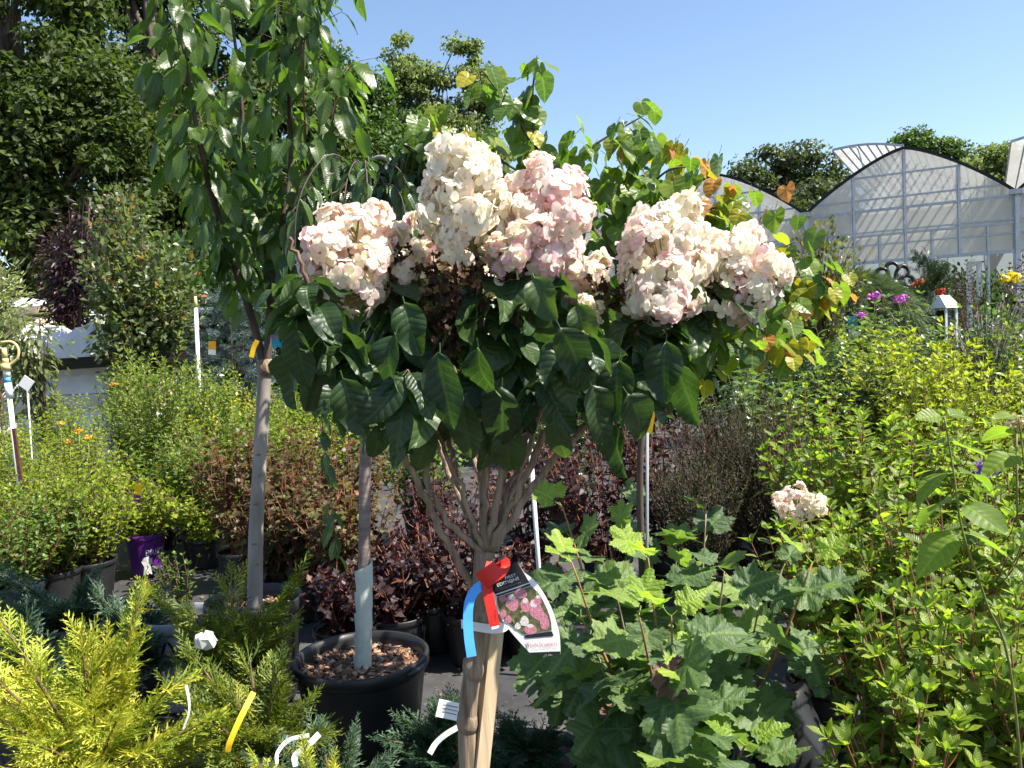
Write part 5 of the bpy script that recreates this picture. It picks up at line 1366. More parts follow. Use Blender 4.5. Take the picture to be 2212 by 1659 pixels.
# ---------------------------------------------------------------- weeping cherry with wrapped trunk
m_weep = leaf_mat('leaf_weeping_cherry', [(0, (.025, .06, .014)), (.5, (.045, .095, .02)), (1, (.085, .14, .035))], .32, .33, veins=.5, nveins=9, under=(.10, .14, .06), mottle=0, spec=.55)
wc = thing('weeping_cherry', 'weeping cherry with pale spiral-wrapped trunk in wide black pot', 'tree', G(783, 1470, 3.2)); o = origin(wc)
pot(wc, o, .255, .40, black_plastic, nchip=900)
hm = [o for o in wc.children if o.name.startswith('pot')][0]
for sx in (-1, 1):
    hv = [np.array([o[0] + math.cos(a) * .272, o[1] + math.sin(a) * .272, .375]) for a in np.linspace(R(-90 + sx * 62 - 14), R(-90 + sx * 62 + 14), 8)]
    mesh_part('handle', wc, *tube(np.array(hv), [.006, .014, .014, .006], 8), black_plastic, sub=hm)
trunk = smooth([o + [0, 0, .3], P(786, 1300, 3.2), P(789, 1000, 3.2), P(795, 800, 3.2), P(800, 600, 3.2), P(790, 450, 3.2)], 8)
mesh_part('trunk', wc, *tube(trunk, [.027, .024, .022, .021, .019], 14), plain('bark_cherry', (.14, .10, .095), (.28, .21, .195), 16, .45, .3, (1, 1, 3)))
# spiral wrap: overlapping turns of a band
zlo, zhi = htop(775, 1460, 3.2), htop(790, 1225, 3.2)
turns, nseg = 5.2, 150; Vw = []
for i in range(nseg + 1):
    f = i / nseg; z = zlo + (zhi - zlo) * f; a = f * turns * 6.283 + .8
    cx = np.array([np.interp(z, trunk[:, 2], trunk[:, k]) for k in range(2)])
    for j in range(4):
        g = j / 3; rr = .031 + .0035 * g + .001 * math.sin(9 * a) + (.004 * max(0, .12 - f) / .12 * (1 - g))
        zz = z + (g - .5) * (zhi - zlo) / turns * 1.25
        Vw.append((cx[0] + rr * math.cos(a), cx[1] + rr * math.sin(a), min(max(zz, zlo - .02), zhi + .03)))
q = [[4 * i + j, 4 * i + j + 1, 4 * i + j + 5] for i in range(nseg) for j in range(3)] + [[4 * i + j, 4 * i + j + 5, 4 * i + j + 4] for i in range(nseg) for j in range(3)]
mesh_part('trunk_wrap', wc, np.array(Vw), np.array(q), white_wrap)
lv, tw = Leaves(), []
r = np.random.default_rng(44)
hub = P(795, 430, 3.2)
main = [(P(800, 355, 3.15), P(840, 345, 3.1), P(905, 420, 3.0)), (P(850, 440, 3.0), P(880, 430, 2.9), P(915, 480, 2.9))]
for k, m_ in enumerate(main):
    mesh_part('limb', wc, *tube(smooth([hub, *m_], 6), [.014, .006], 9), bark_grey if k == 0 else bark_dark)
ends = []
for k in range(105):
    a = r.uniform(0, 6.283); q_ = r.uniform(.3, 1.0); reach = (.42 + .14 * max(math.cos(a), 0) - .20 * max(-math.cos(a), 0)) * q_
    top_ = hub + np.array([math.cos(a) * reach * .6, math.sin(a) * reach * .6, r.uniform(.0, .16)])
    drop = r.uniform(.2, .6) + (.85 if (r.random() < .22 and math.cos(a) < -.5) else 0)
    end = hub + np.array([math.cos(a) * reach * 1.35, math.sin(a) * reach * 1.35, -drop])
    pa = smooth([hub + [0, 0, .02], top_, (top_ + end) / 2 + [math.cos(a) * .08, math.sin(a) * .08, .08], end], 6)
    tw.append(tube(pa, [.0042, .0014], 5, False))
    ln = np.linalg.norm(np.diff(pa, axis=0), axis=1).sum()
    for t in np.linspace(.06, 1, int(ln / .024)):
        i = min(int(t * (len(pa) - 1)), len(pa) - 2); b = r.uniform(0, 6.283); p = pa[i] + (pa[i + 1] - pa[i]) * r.random()
        ax = np.array([math.cos(b) * .7, math.sin(b) * .7, -.55]) + unit(pa[i + 1] - pa[i]) * .4
        lv.add(p, ax, np.array([math.cos(b) * .4, math.sin(b) * .4, .9]) + r.normal(0, .25, 3), r.uniform(.065, .11))
mesh_part('branches', wc, *join(tw), bark_dark, kind='stuff')
T_weep = [t_grid(.34, ovate(.42, .75), 7, 1, fold=.45 - .1 * s, arch=.25 + .15 * s, twist=.2 * (s - 1), petiole=.1, seed=s) for s in range(3)]
emit(wc, lv, T_weep, m_weep, 290, low=[t_grid(.36, ovate(.42, .75), 4, 1, fold=.35, arch=.3, seed=s) for s in range(2)])

# ---------------------------------------------------------------- redbud
m_redbud = leaf_mat('leaf_redbud', [(0, (.06, .115, .02)), (.5, (.10, .17, .025)), (.85, (.16, .23, .03)), (1, (.28, .32, .035))], .42, .38, veins=.45, nveins=5, under=(.15, .21, .09), mottle=.12, spec=.5)
m_redbud_y = leaf_mat('leaf_redbud_yellow', [(0, (.30, .32, .03)), (.5, (.45, .40, .04)), (1, (.22, .28, .03))], .42, .4, veins=.4, nveins=5, mottle=.15, tcol=(1.5, 1.4, .7))
m_redbud_o = leaf_mat('leaf_redbud_orange', [(0, (.50, .17, .05)), (.5, (.55, .24, .07)), (1, (.55, .32, .06))], .42, .4, veins=.4, nveins=5, mottle=.15, tcol=(1.3, 1.1, .8))
T_red = [flip_up(t_polar(heart, 36, 3, .42, .10 + .1 * s, cup=.3 * (s - 1), wave=.05, droop=.12 + .1 * s, petiole=.35, seed=s)) for s in range(4)]
rb = thing('redbud_tree', 'redbud with heart-shaped leaves turning orange at branch tips', 'tree', gl(1375, 2.75)); o = origin(rb)
pot(rb, o, .19, .36, black_plastic, nchip=0)
D = 2.7
mesh_part('trunk', rb, *tube(smooth([o + [0, 0, .3], P(1382, 1060, D), P(1390, 880, D), P(1370, 700, D), P(1330, 560, D)], 8), [.012, .009], 10), bark_dark)
RB = [[(1330, 560, D), (1240, 440, D), (1165, 330, D), (1150, 220, D), (1160, 120, D)],
      [(1165, 340, D), (1120, 260, D), (1070, 190, D + .05), (1040, 150, D + .05)],
      [(1200, 380, D), (1260, 330, D), (1320, 290, D), (1390, 250, D)],
      [(1240, 440, D), (1120, 370, D + .1), (1000, 300, D + .15), (890, 275, D + .15)],
      [(1330, 560, D), (1380, 440, D), (1440, 370, D - .1), (1510, 360, D - .1)],
      [(1350, 600, D), (1450, 500, D - .05), (1540, 450, D - .05), (1610, 465, D - .05)],
      [(1340, 580, D), (1340, 460, D + .1), (1360, 360, D + .1), (1420, 320, D + .1)],
      [(1370, 680, D), (1480, 640, D + .15), (1600, 610, D + .2), (1740, 600, D + .2), (1730, 640, D + .2)],
      [(1375, 720, D), (1500, 700, D + .1), (1620, 700, D + .1), (1700, 760, D + .1)],
      [(1370, 700, D), (1300, 640, D + .2), (1240, 600, D + .3), (1180, 560, D + .3)],
      [(1380, 760, D), (1460, 760, D + .2), (1560, 760, D + .2)],
      [(1700, 620, D + .2), (1660, 560, D + .2), (1720, 520, D + .2)]]
lv, ly, lo_ = Leaves(), Leaves(), Leaves()
r = np.random.default_rng(52)
for k, pth in enumerate(RB):
    pa = smooth(paths(pth), 7); mesh_part('limb', rb, *tube(pa, [.009 if k == 0 else .006, .0022], 7), bark_dark)
    ln = np.linalg.norm(np.diff(pa, axis=0), axis=1).sum()
    for side_n in range(2 if k not in (0, 1) else 1):
        for t in np.linspace(.12, 1, int(ln / (.0105 if k in (4, 5, 7, 8, 9, 10) else .015))):
            i = min(int(t * (len(pa) - 1)), len(pa) - 2); p = pa[i] + (pa[i + 1] - pa[i]) * r.random()
            off = np.array([r.normal(0, .05), r.normal(0, .09), r.normal(0, .045)]) * (1 if k > 1 else .5)
            b = r.uniform(0, 6.283)
            ax = np.array([math.cos(b) * .6, math.sin(b) * .6, -r.uniform(.2, 1.1)]); no = np.array([math.cos(b), math.sin(b) - .2, .7]) + r.normal(0, .4, 3)
            z = r.random(); edge = t > .82 and k in (4, 5, 6, 7, 8)
            tgt = lo_ if (edge and z < .30) else ly if (z < .12 or (edge and z < .65)) else lv
            tgt.add(p + off, ax, no, r.uniform(.052, .085) * (.78 if tgt is lo_ else 1))
T_red_lo = [flip_up(t_polar(heart, 18, 2, .42, .15, cup=.2, wave=.05, droop=.2, petiole=0, seed=s)) for s in range(3)]
emit(rb, lv, T_red, m_redbud, 210, low=T_red_lo)
emit(rb, ly, T_red, m_redbud_y, 55)
emit(rb, lo_, T_red, m_redbud_o, 35)
gs = link('grey_stake', new_mesh('grey_stake', *tube(np.array([gl(1372, 2.72) + [0, 0, .28], P(1398, 850, 2.66)]), .0055, 8), grey_plastic))
tag(gs, 'slim grey stake tied along the redbud trunk', 'stake')

# ---------------------------------------------------------------- large-leaved arching stems at the frame edge
m_bigleaf = leaf_mat('leaf_smooth_hydrangea', [(0, (.10, .17, .025)), (1, (.19, .27, .035))], .42, .45, veins=.5, nveins=7, under=(.15, .21, .09), mottle=.1)
T_big = [t_grid(.60, ovate(.36, .95), 10, 2, fold=.2, arch=.15 + .2 * s, wave=.04, serr=.04, petiole=.15, seed=s) for s in range(3)]
bl = thing('smooth_hydrangea', 'smooth hydrangea with large soft leaves on arching pale stems', 'hydrangea', gl(2230, 1.75)); o = origin(bl)
lv = Leaves(); r = np.random.default_rng(8)
for pth in ([(2190, 1500, 1.65), (2130, 1300, 1.55), (2080, 1150, 1.5), (2060, 1020, 1.5), (2040, 900, 1.5)], [(2260, 1400, 1.7), (2230, 1150, 1.6), (2210, 980, 1.6), (2200, 900, 1.6)]):
    pa = smooth(np.vstack([o + [0, 0, .05], paths(pth)]), 6); mesh_part('stem', bl, *tube(pa, [.003, .0015], 7), stem_green)
    for k, i in enumerate(range(len(pa) - 1, 15, -3)):
        for s in (0, 1):
            a = k * 1.57 + s * 3.14 + .3
            lv.add(pa[i], np.array([math.cos(a), math.sin(a) * .8, .1 - .12 * k]), np.array([0, -.2, 1.0]) + r.normal(0, .25, 3), min(.06 + .016 * k, .105))
emit(bl, lv, T_big, m_bigleaf, 80)

# ---------------------------------------------------------------- the standard hydrangea in front
D = 1.42
m_hyd = leaf_mat('leaf_hydrangea', [(0, (.024, .052, .018)), (.5, (.036, .072, .022)), (1, (.062, .105, .026))], .30, .42, veins=.55, nveins=8, under=(.11, .17, .07), mottle=.2, spec=.38, rugose=.15)
T_hyd = [t_grid(.56 - .03 * (s % 3), ovate(.40, .72), 14, 3, fold=.42 - .09 * s, arch=.12 + .13 * s, wave=.09, serr=.02, twist=.35 * (s - 2), petiole=.13, droop=.15 * (s % 2), seed=s) for s in range(5)]
hy = thing('hydrangea_tree', 'grafted hydrangea tree with big cream and pink flower heads', 'hydrangea', gl(1020, D)); o = origin(hy)
pot(hy, o, .2, .36, black_plastic)
trunk = smooth([o + [0, 0, .28], P(1012, 1659, D), P(1028, 1400, D), P(1040, 1260, D), P(1046, 1190, D)], 8)
mesh_part('trunk', hy, *tube(trunk, [.017, .0165, .0155, .016, .017], 12), bark_tan)
for z_ in (.93, 1.03, 1.12):
    q = trunk[np.argmin(abs(trunk[:, 2] - z_))]
    mesh_part('node_ring', hy, *tube(np.array([q - [0, 0, .016], q - [0, 0, .003], q + [0, 0, .006], q + [0, 0, .02]]), [.016, .0188, .0185, .016], 12), bark_tan)
stems = [([(1030, 1290, D), (955, 1150, D), (905, 1050, D - .03), (850, 950, D - .06), (790, 810, D - .1), (715, 720, D - .12), (665, 610, D - .14), (625, 512, D - .15)], .0085, .0035),
         ([(1044, 1200, D), (935, 1080, D), (925, 960, D + .02), (890, 780, D + .02), (865, 650, D), (830, 540, D)], .008, .0035),
         ([(1046, 1195, D), (1000, 1080, D + .03), (975, 980, D + .05), (955, 800, D + .06), (975, 640, D + .06), (990, 540, D + .05)], .008, .004),
         ([(1046, 1190, D), (1048, 1030, D), (1042, 850, D - .04), (1040, 680, D - .06), (1028, 510, D - .05), (1015, 430, D - .03)], .009, .0045),
         ([(1050, 1190, D), (1085, 1020, D), (1095, 850, D - .02), (1110, 720, D - .05), (1130, 600, D - .05), (1168, 490, D - .03)], .009, .0045),
         ([(1055, 1190, D), (1120, 1060, D), (1200, 900, D - .02), (1300, 790, D - .03), (1390, 700, D - .03), (1440, 600, D)], .009, .004),
         ([(1060, 1190, D), (1165, 1030, D), (1290, 890, D + .03), (1420, 750, D + .04), (1530, 640, D + .04), (1600, 590, D + .04)], .009, .004),
         ([(1052, 1190, D), (1130, 1000, D + .08), (1190, 820, D + .14), (1240, 680, D + .18), (1265, 590, D + .18)], .008, .0035),
         ([(1040, 1195, D), (960, 1000, D + .1), (880, 820, D + .16), (820, 690, D + .2), (790, 590, D + .2)], .008, .0035),
         ([(1048, 1190, D), (1020, 950, D + .14), (960, 720, D + .22), (935, 560, D + .25)], .007, .003),
         ([(1055, 1190, D), (1140, 940, D + .04), (1165, 880, D - .08), (1152, 870, D - .1)], .006, .004),
         ([(1050, 1180, D), (1100, 1000, D + .05), (1200, 780, D - .1), (1260, 720, D - .16)], .006, .003),
         ([(1044, 1190, D), (985, 1030, D - .03), (930, 890, D - .1), (880, 800, D - .16)], .006, .003),
         ([(1048, 1180, D), (1070, 900, D + .1), (1170, 700, D + .26)], .006, .003)]
SP = []
for pth, r0, r1 in stems:
    pa = smooth(paths(pth), 8); pa = pa + np.vstack([np.zeros(3), rng.normal(0, .0025, (len(pa) - 1, 3))]); SP.append(pa)
    h = int(len(pa) * .45)
    st = mesh_part('stem', hy, *tube(pa[:h + 1], [r0 * .82, r0 * .62], 9), bark_tan)
    mesh_part('upper_shoot', hy, *tube(pa[h:], [r0 * .62, r1 * .9], 8), bark_brown, sub=st)
lv = Leaves(); r = np.random.default_rng(19); ctr = P(1060, 800, D)
for pa in SP:
    ok_ = [i for i in range(2, len(pa)) if htop(1060, 850, D) < pa[i][2] < htop(1060, 590, D)]
    if not ok_:
        continue
    for i in ok_[::1]:
        for s in ((0, 1) if i % 3 else (0, 1, .5)):
            a = i * .9 + s * math.pi + r.normal(0, .35)
            outw = unit((pa[i] - ctr) * [1, 1, 0] + 1e-6)
            rad = unit(np.array([math.cos(a), math.sin(a), 0]) + outw * .35)
            low = (htop(1060, 800, D) - pa[i][2]) / .12
            ax = rad * r.uniform(.55, 1.0) + np.array([0, 0, -.25 - .45 * max(low, -.6) - r.uniform(0, .5)])
            no = np.array([0, 0, .75]) + rad * .55 + r.normal(0, .25, 3)
            lv.add(pa[i], ax, no, r.uniform(.06, .105))
# the big hanging leaves along the lower front edge of the crown
for (u, v, d, dx, sz) in [(1085, 815, 1.28, .05, .155), (1270, 815, 1.27, .35, .145), (1345, 835, 1.27, .25, .135), (1060, 860, 1.34, -.05, .15), (960, 830, 1.3, -.1, .15), (880, 820, 1.3, -.25, .16), (1000, 850, 1.3, .02, .14), (1100, 900, 1.33, .06, .15), (935, 880, 1.36, -.1, .135), (1175, 830, 1.28, .4, .12), (1195, 895, 1.27, .2, .10), (700, 740, 1.28, 0.0, .15), (735, 800, 1.25, .05, .14), (640, 690, 1.25, -.1, .14), (870, 640, 1.28, .15, .13), (1200, 690, 1.2, .5, .14), (1245, 640, 1.3, .3, .12), (1320, 900, 1.36, .0, .14), (1440, 720, 1.32, -.2, .15), (1460, 760, 1.36, .1, .17), (950, 740, 1.24, -.05, .17), (1030, 730, 1.26, .1, .15), (860, 700, 1.25, -.3, .15), (1340, 760, 1.3, -.3, .15), (800, 700, 1.3, -.5, .15), (1150, 590, 1.3, .1, .12), (625, 740, 1.34, .05, .15), (820, 860, 1.36, -.1, .14)]:
    lv.add(P(u, v, d), np.array([dx, -.12, -1.0]) + r.normal(0, .15, 3), np.array([dx * .3 - .1, -.9, .12]) + r.normal(0, .28, 3), sz * .74)
emit(hy, lv, T_hyd, m_hyd, 300, low=T_hyd[1:4])
# flower heads
m_white = petal_mat('petal_white', [(0, (.94, .92, .84)), (.5, (.95, .90, .78)), (.8, (.95, .85, .76)), (1, (.95, .70, .68))], .5)
m_pink = petal_mat('petal_pink', [(0, (.95, .87, .80)), (.35, (.95, .79, .74)), (.7, (.95, .67, .66)), (.9, (.92, .48, .56)), (1, (.90, .74, .84))], .5)
m_cream = petal_mat('petal_cream', [(0, (.93, .87, .60)), (.5, (.95, .89, .70)), (1, (.95, .80, .68))], .5)
def t_floret(seed):
    r = np.random.default_rng(seed); Vs, Ts, Us, off = [], [], [], 0
    for k in range(4):
        V, T, UV = t_grid(1.12, lambda v: (math.sin(math.pi * min(v * .90 + .08, 1)) ** .55) * (.55 + .45 * v) if v < 1 else .35, 3, 1, fold=-.12, arch=.18 * r.uniform(-.3, 1.2), wave=.12, seed=seed * 7 + k)
        V = V * [.52, .52, .52]; V[:, 2] += .1 * V[:, 1] * r.uniform(-1, 1.4) + .004 * k
        a = k * math.pi / 2 + r.normal(0, .12); cs, sn = math.cos(a), math.sin(a)
        V = V @ np.array([[cs, -sn, 0], [sn, cs, 0], [0, 0, 1]]).T
        Vs.append(V); Ts.append(T + off); Us.append(UV); off += len(V)
    V, T = lathe([(.05, -.02), (.06, .03), (.001, .07)], 6); UV = np.full((len(V), 2), (.5, 0.0))
    Vs.append(V); Ts.append(T + off); Us.append(UV)
    return np.vstack(Vs), np.vstack(Ts), np.vstack(Us)
T_flo = [t_floret(k) for k in range(5)]
for t in T_flo:
    t[0][:, :] = t[0]
FM = {}
def flower_head(base, tip, rad, n, mats, nobj, label, seed, fs=.034, blunt=.75):
    r = np.random.default_rng(seed); base, tip = np.array(base), np.array(tip); ax = tip - base; L_ = np.linalg.norm(ax); ax = ax / L_
    s = unit(np.cross(ax, [.1, .9, .3])); b = np.cross(ax, s)
    tb = [tube(smooth([base, (base + tip) / 2, tip], 4), [.004, .0015], 5, False)]
    fl = []
    nb = max(5, int(n / 17)); bun = []
    for m in range(nb):
        t = (m + .5) / nb; a = m * 2.4 + seed
        prof = rad * (1 - abs(2 * t - .85) ** 2.6 if t < .42 else 1.0) * (1 - blunt * .75 * max(0, t - .35) ** 1.2)
        d = math.cos(a) * s + math.sin(a) * b
        bun.append((base + ax * L_ * (.10 + .80 * t) + d * prof * r.uniform(.45, .66), rad * r.uniform(.36, .52) * (1 - .32 * t), d * .8 + ax * (.1 + .5 * t)))
    for k in range(n):
        cb, rb_, ob_ = bun[k % nb]
        d = unit(r.normal(size=3) + unit(ob_) * .75)
        p = cb + d * rb_ * r.uniform(.82, 1.06); t = float(np.dot(p - base, ax) / L_)
        nrm = unit(d + r.normal(0, .24, 3))
        fl.append((p, nrm, r.uniform(.8, 1.25) * fs))
        if k % 6 == 0:
            tb.append(tube(np.array([base + ax * L_ * min(max(t - .2, 0), .9), p]), [.0016, .0008], 3, False))
    V, T = join(tb)
    head = mesh_part('flower_head', hy, V, T, stem_green); head['label'] = label
    pos = np.array([f[0] for f in fl]); nor = np.array([f[1] for f in fl]); sc = np.array([f[2] for f in fl])
    axs = unit(np.cross(nor, r.normal(size=(n, 3)))); Rm = frames(axs, nor)
    face = np.sum(nor * unit(np.array([0, 0, CAM_H]) - pos), 1)
    order = np.argsort(-face)
    for i in order[:nobj]:
        m = mats[r.integers(len(mats))]
        key = (m.name, int(r.integers(len(T_flo))))
        if key not in FM:
            t = T_flo[key[1]]; FM[key] = new_mesh('floret', t[0], t[1], m, t[2])
        ob = link('floret', FM[key], head); M = np.eye(4); M[:3, :3] = Rm[i] * sc[i]; M[:3, 3] = pos[i] - o; ob.matrix_basis = Matrix(M.tolist())
    rest = order[nobj:]
    for m, g in zip(mats, np.array_split(r.permutation(rest), len(mats))):
        if len(g):
            V, T, UV, va = bake(T_flo, Rm[g], pos[g], sc[g]); mesh_part('florets', hy, V, T, m, UV, va, kind='stuff', sub=head)
D = 1.42
W, PK, CR = m_white, m_pink, m_cream
flower_head(P(1022, 545, 1.36), P(988, 300, 1.38), .082, 330, [W, W, W, CR], 60, 'tall white cone-shaped flower head', 1, blunt=.85)
flower_head(P(1090, 560, 1.44), P(1090, 390, 1.46), .055, 150, [W, CR, PK], 16, 'cream flower head tucked between two larger ones', 11)
flower_head(P(1165, 600, 1.36), P(1190, 355, 1.40), .080, 330, [PK, PK, W, PK], 55, 'pink-blushed flower head', 2, blunt=.7)
flower_head(P(1110, 590, 1.33), P(1100, 500, 1.33), .045, 80, [PK, CR], 12, 'small pink flower head', 12)
flower_head(P(745, 670, 1.34), P(780, 440, 1.40), .080, 260, [W, CR, PK], 44, 'loose cream and pink flower head at the end of a long stem', 3, blunt=.55)
flower_head(P(700, 590, 1.36), P(690, 490, 1.38), .04, 70, [PK], 10, 'rosy pink flower tuft', 13)
flower_head(P(835, 650, 1.42), P(850, 500, 1.46), .060, 150, [CR, W], 18, 'cream flower head in half shade', 4, blunt=.5)
flower_head(P(945, 600, 1.50), P(930, 460, 1.56), .055, 120, [PK, CR], 12, 'peach flower head behind the white cone', 5)
flower_head(P(1270, 640, 1.56), P(1258, 545, 1.60), .055, 110, [CR, CR, PK], 12, 'small cream flower head at the back', 6, blunt=.4)
flower_head(P(1020, 640, 1.56), P(1010, 530, 1.6), .06, 110, [CR, PK], 6, 'shaded peach flower head at the back', 16, blunt=.4)
flower_head(P(1430, 680, 1.36), P(1440, 440, 1.44), .088, 340, [W, PK, W, CR], 50, 'broad cream flower head blushed with pink', 7, blunt=.62)
flower_head(P(1395, 560, 1.42), P(1375, 490, 1.42), .04, 60, [PK], 6, 'coral pink flower tuft', 17)
flower_head(P(1530, 640, 1.46), P(1660, 545, 1.46), .092, 300, [W, W, PK, CR], 40, 'white flower head leaning outwards', 8, blunt=.45)
flower_head(P(1445, 690, 1.33), P(1440, 620, 1.33), .05, 80, [W, PK], 10, 'lowest fringe of the broad flower head', 18)
flower_head(P(1265, 700, 1.38), P(1275, 640, 1.40), .028, 40, [CR], 4, 'small greenish unopened flower head', 9, fs=.02)
# opening buds at the very tip of the white cone
m_bud = plain('bud_green', (.42, .44, .14), (.55, .52, .22), 30, .6)
bt = P(985, 322, 1.37); parts = []
for k in range(26):
    e = bt + np.array([r.normal(0, .014), r.normal(0, .014), r.uniform(-.02, .03)]); parts.append(tube(np.array([bt - [0, 0, .03], e]), [.0012, .0008], 3, False)); parts.append(tube(np.array([e, e + [0, 0, .006]]), [.002, .003, .001], 5))
mesh_part('bud_cluster', hy, *join(parts), m_bud, kind='stuff')
# dried brown remains of older flower heads
m_dry = leaf_mat('petal_dried', [(0, (.035, .016, .008)), (.6, (.085, .04, .018)), (1, (.24, .12, .04))], .15, .8, mottle=0)
lvd = Leaves(); tw = []
for (u, v, d, rr, n) in [(975, 690, 1.36, .035, 90), (985, 640, 1.36, .03, 60), (940, 610, 1.40, .03, 50), (1110, 570, 1.36, .035, 60), (1080, 600, 1.4, .03, 60), (860, 560, 1.40, .02, 30), (1020, 580, 1.34, .02, 30), (1320, 640, 1.42, .03, 50), (840, 640, 1.4, .02, 24), (960, 740, 1.38, .02, 30)]:
    c = P(u, v, d)
    for k in range(n):
        p = c + r.normal(0, rr * .55, 3) * [1, 1, 1.5]; lvd.add(p, r.normal(0, 1, 3), r.normal(0, 1, 3), r.uniform(.010, .02)); 
        if k % 5 == 0:
            tw.append(tube(np.array([c + [0, 0, .01], p]), [.0012, .0008], 3, False))
mesh_part('dried_stalks', hy, *join(tw), bark_dark, kind='stuff')
emit(hy, lvd, [(t[0] * [1, 1, 2.5], t[1], t[2]) for t in T_flo[:2]], m_dry, 0, mass='dried_florets')
# flower head on one of the panicle hydrangeas behind
pf = [x for x in bpy.data.objects if x.get('label', '').startswith('panicle hydrangea carrying')][0]
hy_save, o_save = hy, o
hy, o = pf, origin(pf)
flower_head(P(1730, 1120, 2.75), P(1705, 1050, 2.8), .075, 170, [PK, PK, CR], 20, 'pink and cream flower head', 21, fs=.026, blunt=.4)
flower_head(P(1760, 1110, 2.72), P(1762, 1070, 2.72), .05, 90, [W, CR], 10, 'white flower head', 22, fs=.026, blunt=.3)
hy, o = hy_save, o_save

# ---------------------------------------------------------------- stake, ties and tag
sk = thing('wooden_stake', 'square weathered wooden stake tied to the hydrangea trunk', 'stake', gl(1050, 1.43))
p0, p1 = gl(1046, 1.44), P(1082, 1222, 1.47)
pbot = P(1036, 1659, 1.415); pbot[1] = 1.42; dirv = unit(p1 - pbot); p0 = pbot - dirv * (pbot[2] / dirv[2])
Mx = Matrix.Rotation(R(28), 3, 'Z')
v, t = bar(p0, p1, .026, .026, up=(math.cos(R(62)), -math.sin(R(62)), 0)); v = v + rng.normal(0, .0004, v.shape)
mesh_part('shaft', sk, v, t, wood_stake, smooth_=False)
tie = thing('white_tie', 'white plastic tie holding trunk and stake together', 'tie', P(1045, 1345, 1.4))
cA, cB = P(1030, 1345, 1.42), P(1066, 1345, 1.43); ring = []
for a in np.linspace(0, 6.283, 40):
    ring.append((cA + cB) / 2 + np.array([math.cos(a) * .042, math.sin(a) * .028, .004 * math.sin(a * 2)]))
ring = np.array(ring); Vt = np.vstack([ring - [0, 0, .008], ring + [0, 0, .008]]); n = len(ring)
mesh_part('band', tie, Vt, np.array([[i, i + 1, n + i + 1] for i in range(n - 1)] + [[i, n + i + 1, n + i] for i in range(n - 1)]), white_plastic)
mesh_part('loose_end', tie, *box(P(1073, 1352, 1.385), (.02, .0012, .008), .5), white_plastic, smooth_=False)
K = 600.0 / 1810.0 / 1.8228
def tg(x, y, off=0.0):
    """A point on the hanging tag; x, y measured on its own face."""
    u, v = 960.06 + x * K, 1179.5 + y * K
    d = 1.335 - .00002 * (x - 600) - .00003 * (y - 600)
    return P(u, v, d - off)
def tpoly(pts, off):
    V = np.array([tg(x, y, off) for x, y in pts]); c = np.array([tg(np.mean([p[0] for p in pts]), np.mean([p[1] for p in pts]), off)])
    n = len(pts); return np.vstack([V, c]), np.array([[i, (i + 1) % n, n] for i in range(n)])
def curve(pts, per=6):
    q = smooth(np.array([[p[0], p[1], 0.0] for p in pts]), per); return [(p[0], p[1]) for p in q]
tagr = thing('plant_tag', 'hanging printed plant tag with pink flower picture and black header', 'tag', tg(760, 250))
leftc = curve([(575, 540), (600, 660), (645, 800), (720, 930), (850, 1090), (1012, 1268)])
rightc = curve([(1380, 1282), (1368, 1060), (1330, 900), (1270, 730), (1180, 560), (1070, 410), (945, 310)])
outline = [(600, 270), (640, 262), (690, 245), (865, 185)][2:] + [(945, 310)] + rightc[::-1][1:] + leftc[::-1] + [(560, 420), (600, 300)]
f, t = tpoly(outline, 0.0); bk_, tb_ = tpoly(outline, -.0012)
n = len(outline); side = [[i, (i + 1) % n, n + 1 + (i + 1) % n] for i in range(n)] + [[i, n + 1 + (i + 1) % n, n + 1 + i] for i in range(n)]
mesh_part('card', tagr, np.vstack([f, bk_]), np.vstack([t, tb_[:, ::-1] + n + 1, np.array(side)]), card_white, smooth_=False)
mesh_part('black_header', tagr, *tpoly([(600, 300), (690, 245), (865, 185), (1008, 432), (800, 505), (607, 572), (575, 535), (560, 420)], .0008), ink_black, smooth_=False)
mesh_part('header_band', tagr, *tpoly([(612, 585), (1012, 445), (1026, 470), (625, 603)], .0008), ink_black, smooth_=False)
m_print_bg = plain('print_foliage', (.035, .045, .018), (.16, .15, .05), 160, .35)
m_print_pink = plain('print_pink_petals', (.30, .07, .11), (.62, .28, .32), 520, .35)
m_print_white = plain('print_white_petals', (.42, .36, .32), (.72, .68, .62), 520, .35)
m_print_leaf = plain('print_leaf', (.16, .20, .04), (.28, .32, .08), 260, .35)
pl_ = curve([(625, 612), (635, 700), (690, 830), (780, 935), (935, 1052)])
pr_ = curve([(1275, 1005), (1262, 880), (1210, 730), (1130, 580), (1032, 475)])
mesh_part('flower_picture', tagr, *tpoly([(625, 610), (1032, 475)] + pr_[::-1][1:] + pl_[::-1], .0008), m_print_bg, smooth_=False)
rp_ = np.random.default_rng(3)
def cone(cx, cy, w, h, lean, mat, off, seed):
    q = []
    for k in range(22):
        a = k / 22 * 6.283; x = math.sin(a); y = -math.cos(a)
        ww = w * (.62 + .38 * (y + 1) / 2) * (1 + rp_.normal(0, .06))
        q.append((cx + x * ww + lean * (-y) * h, cy + y * h * (1 + rp_.normal(0, .04))))
    return tpoly(q, off)
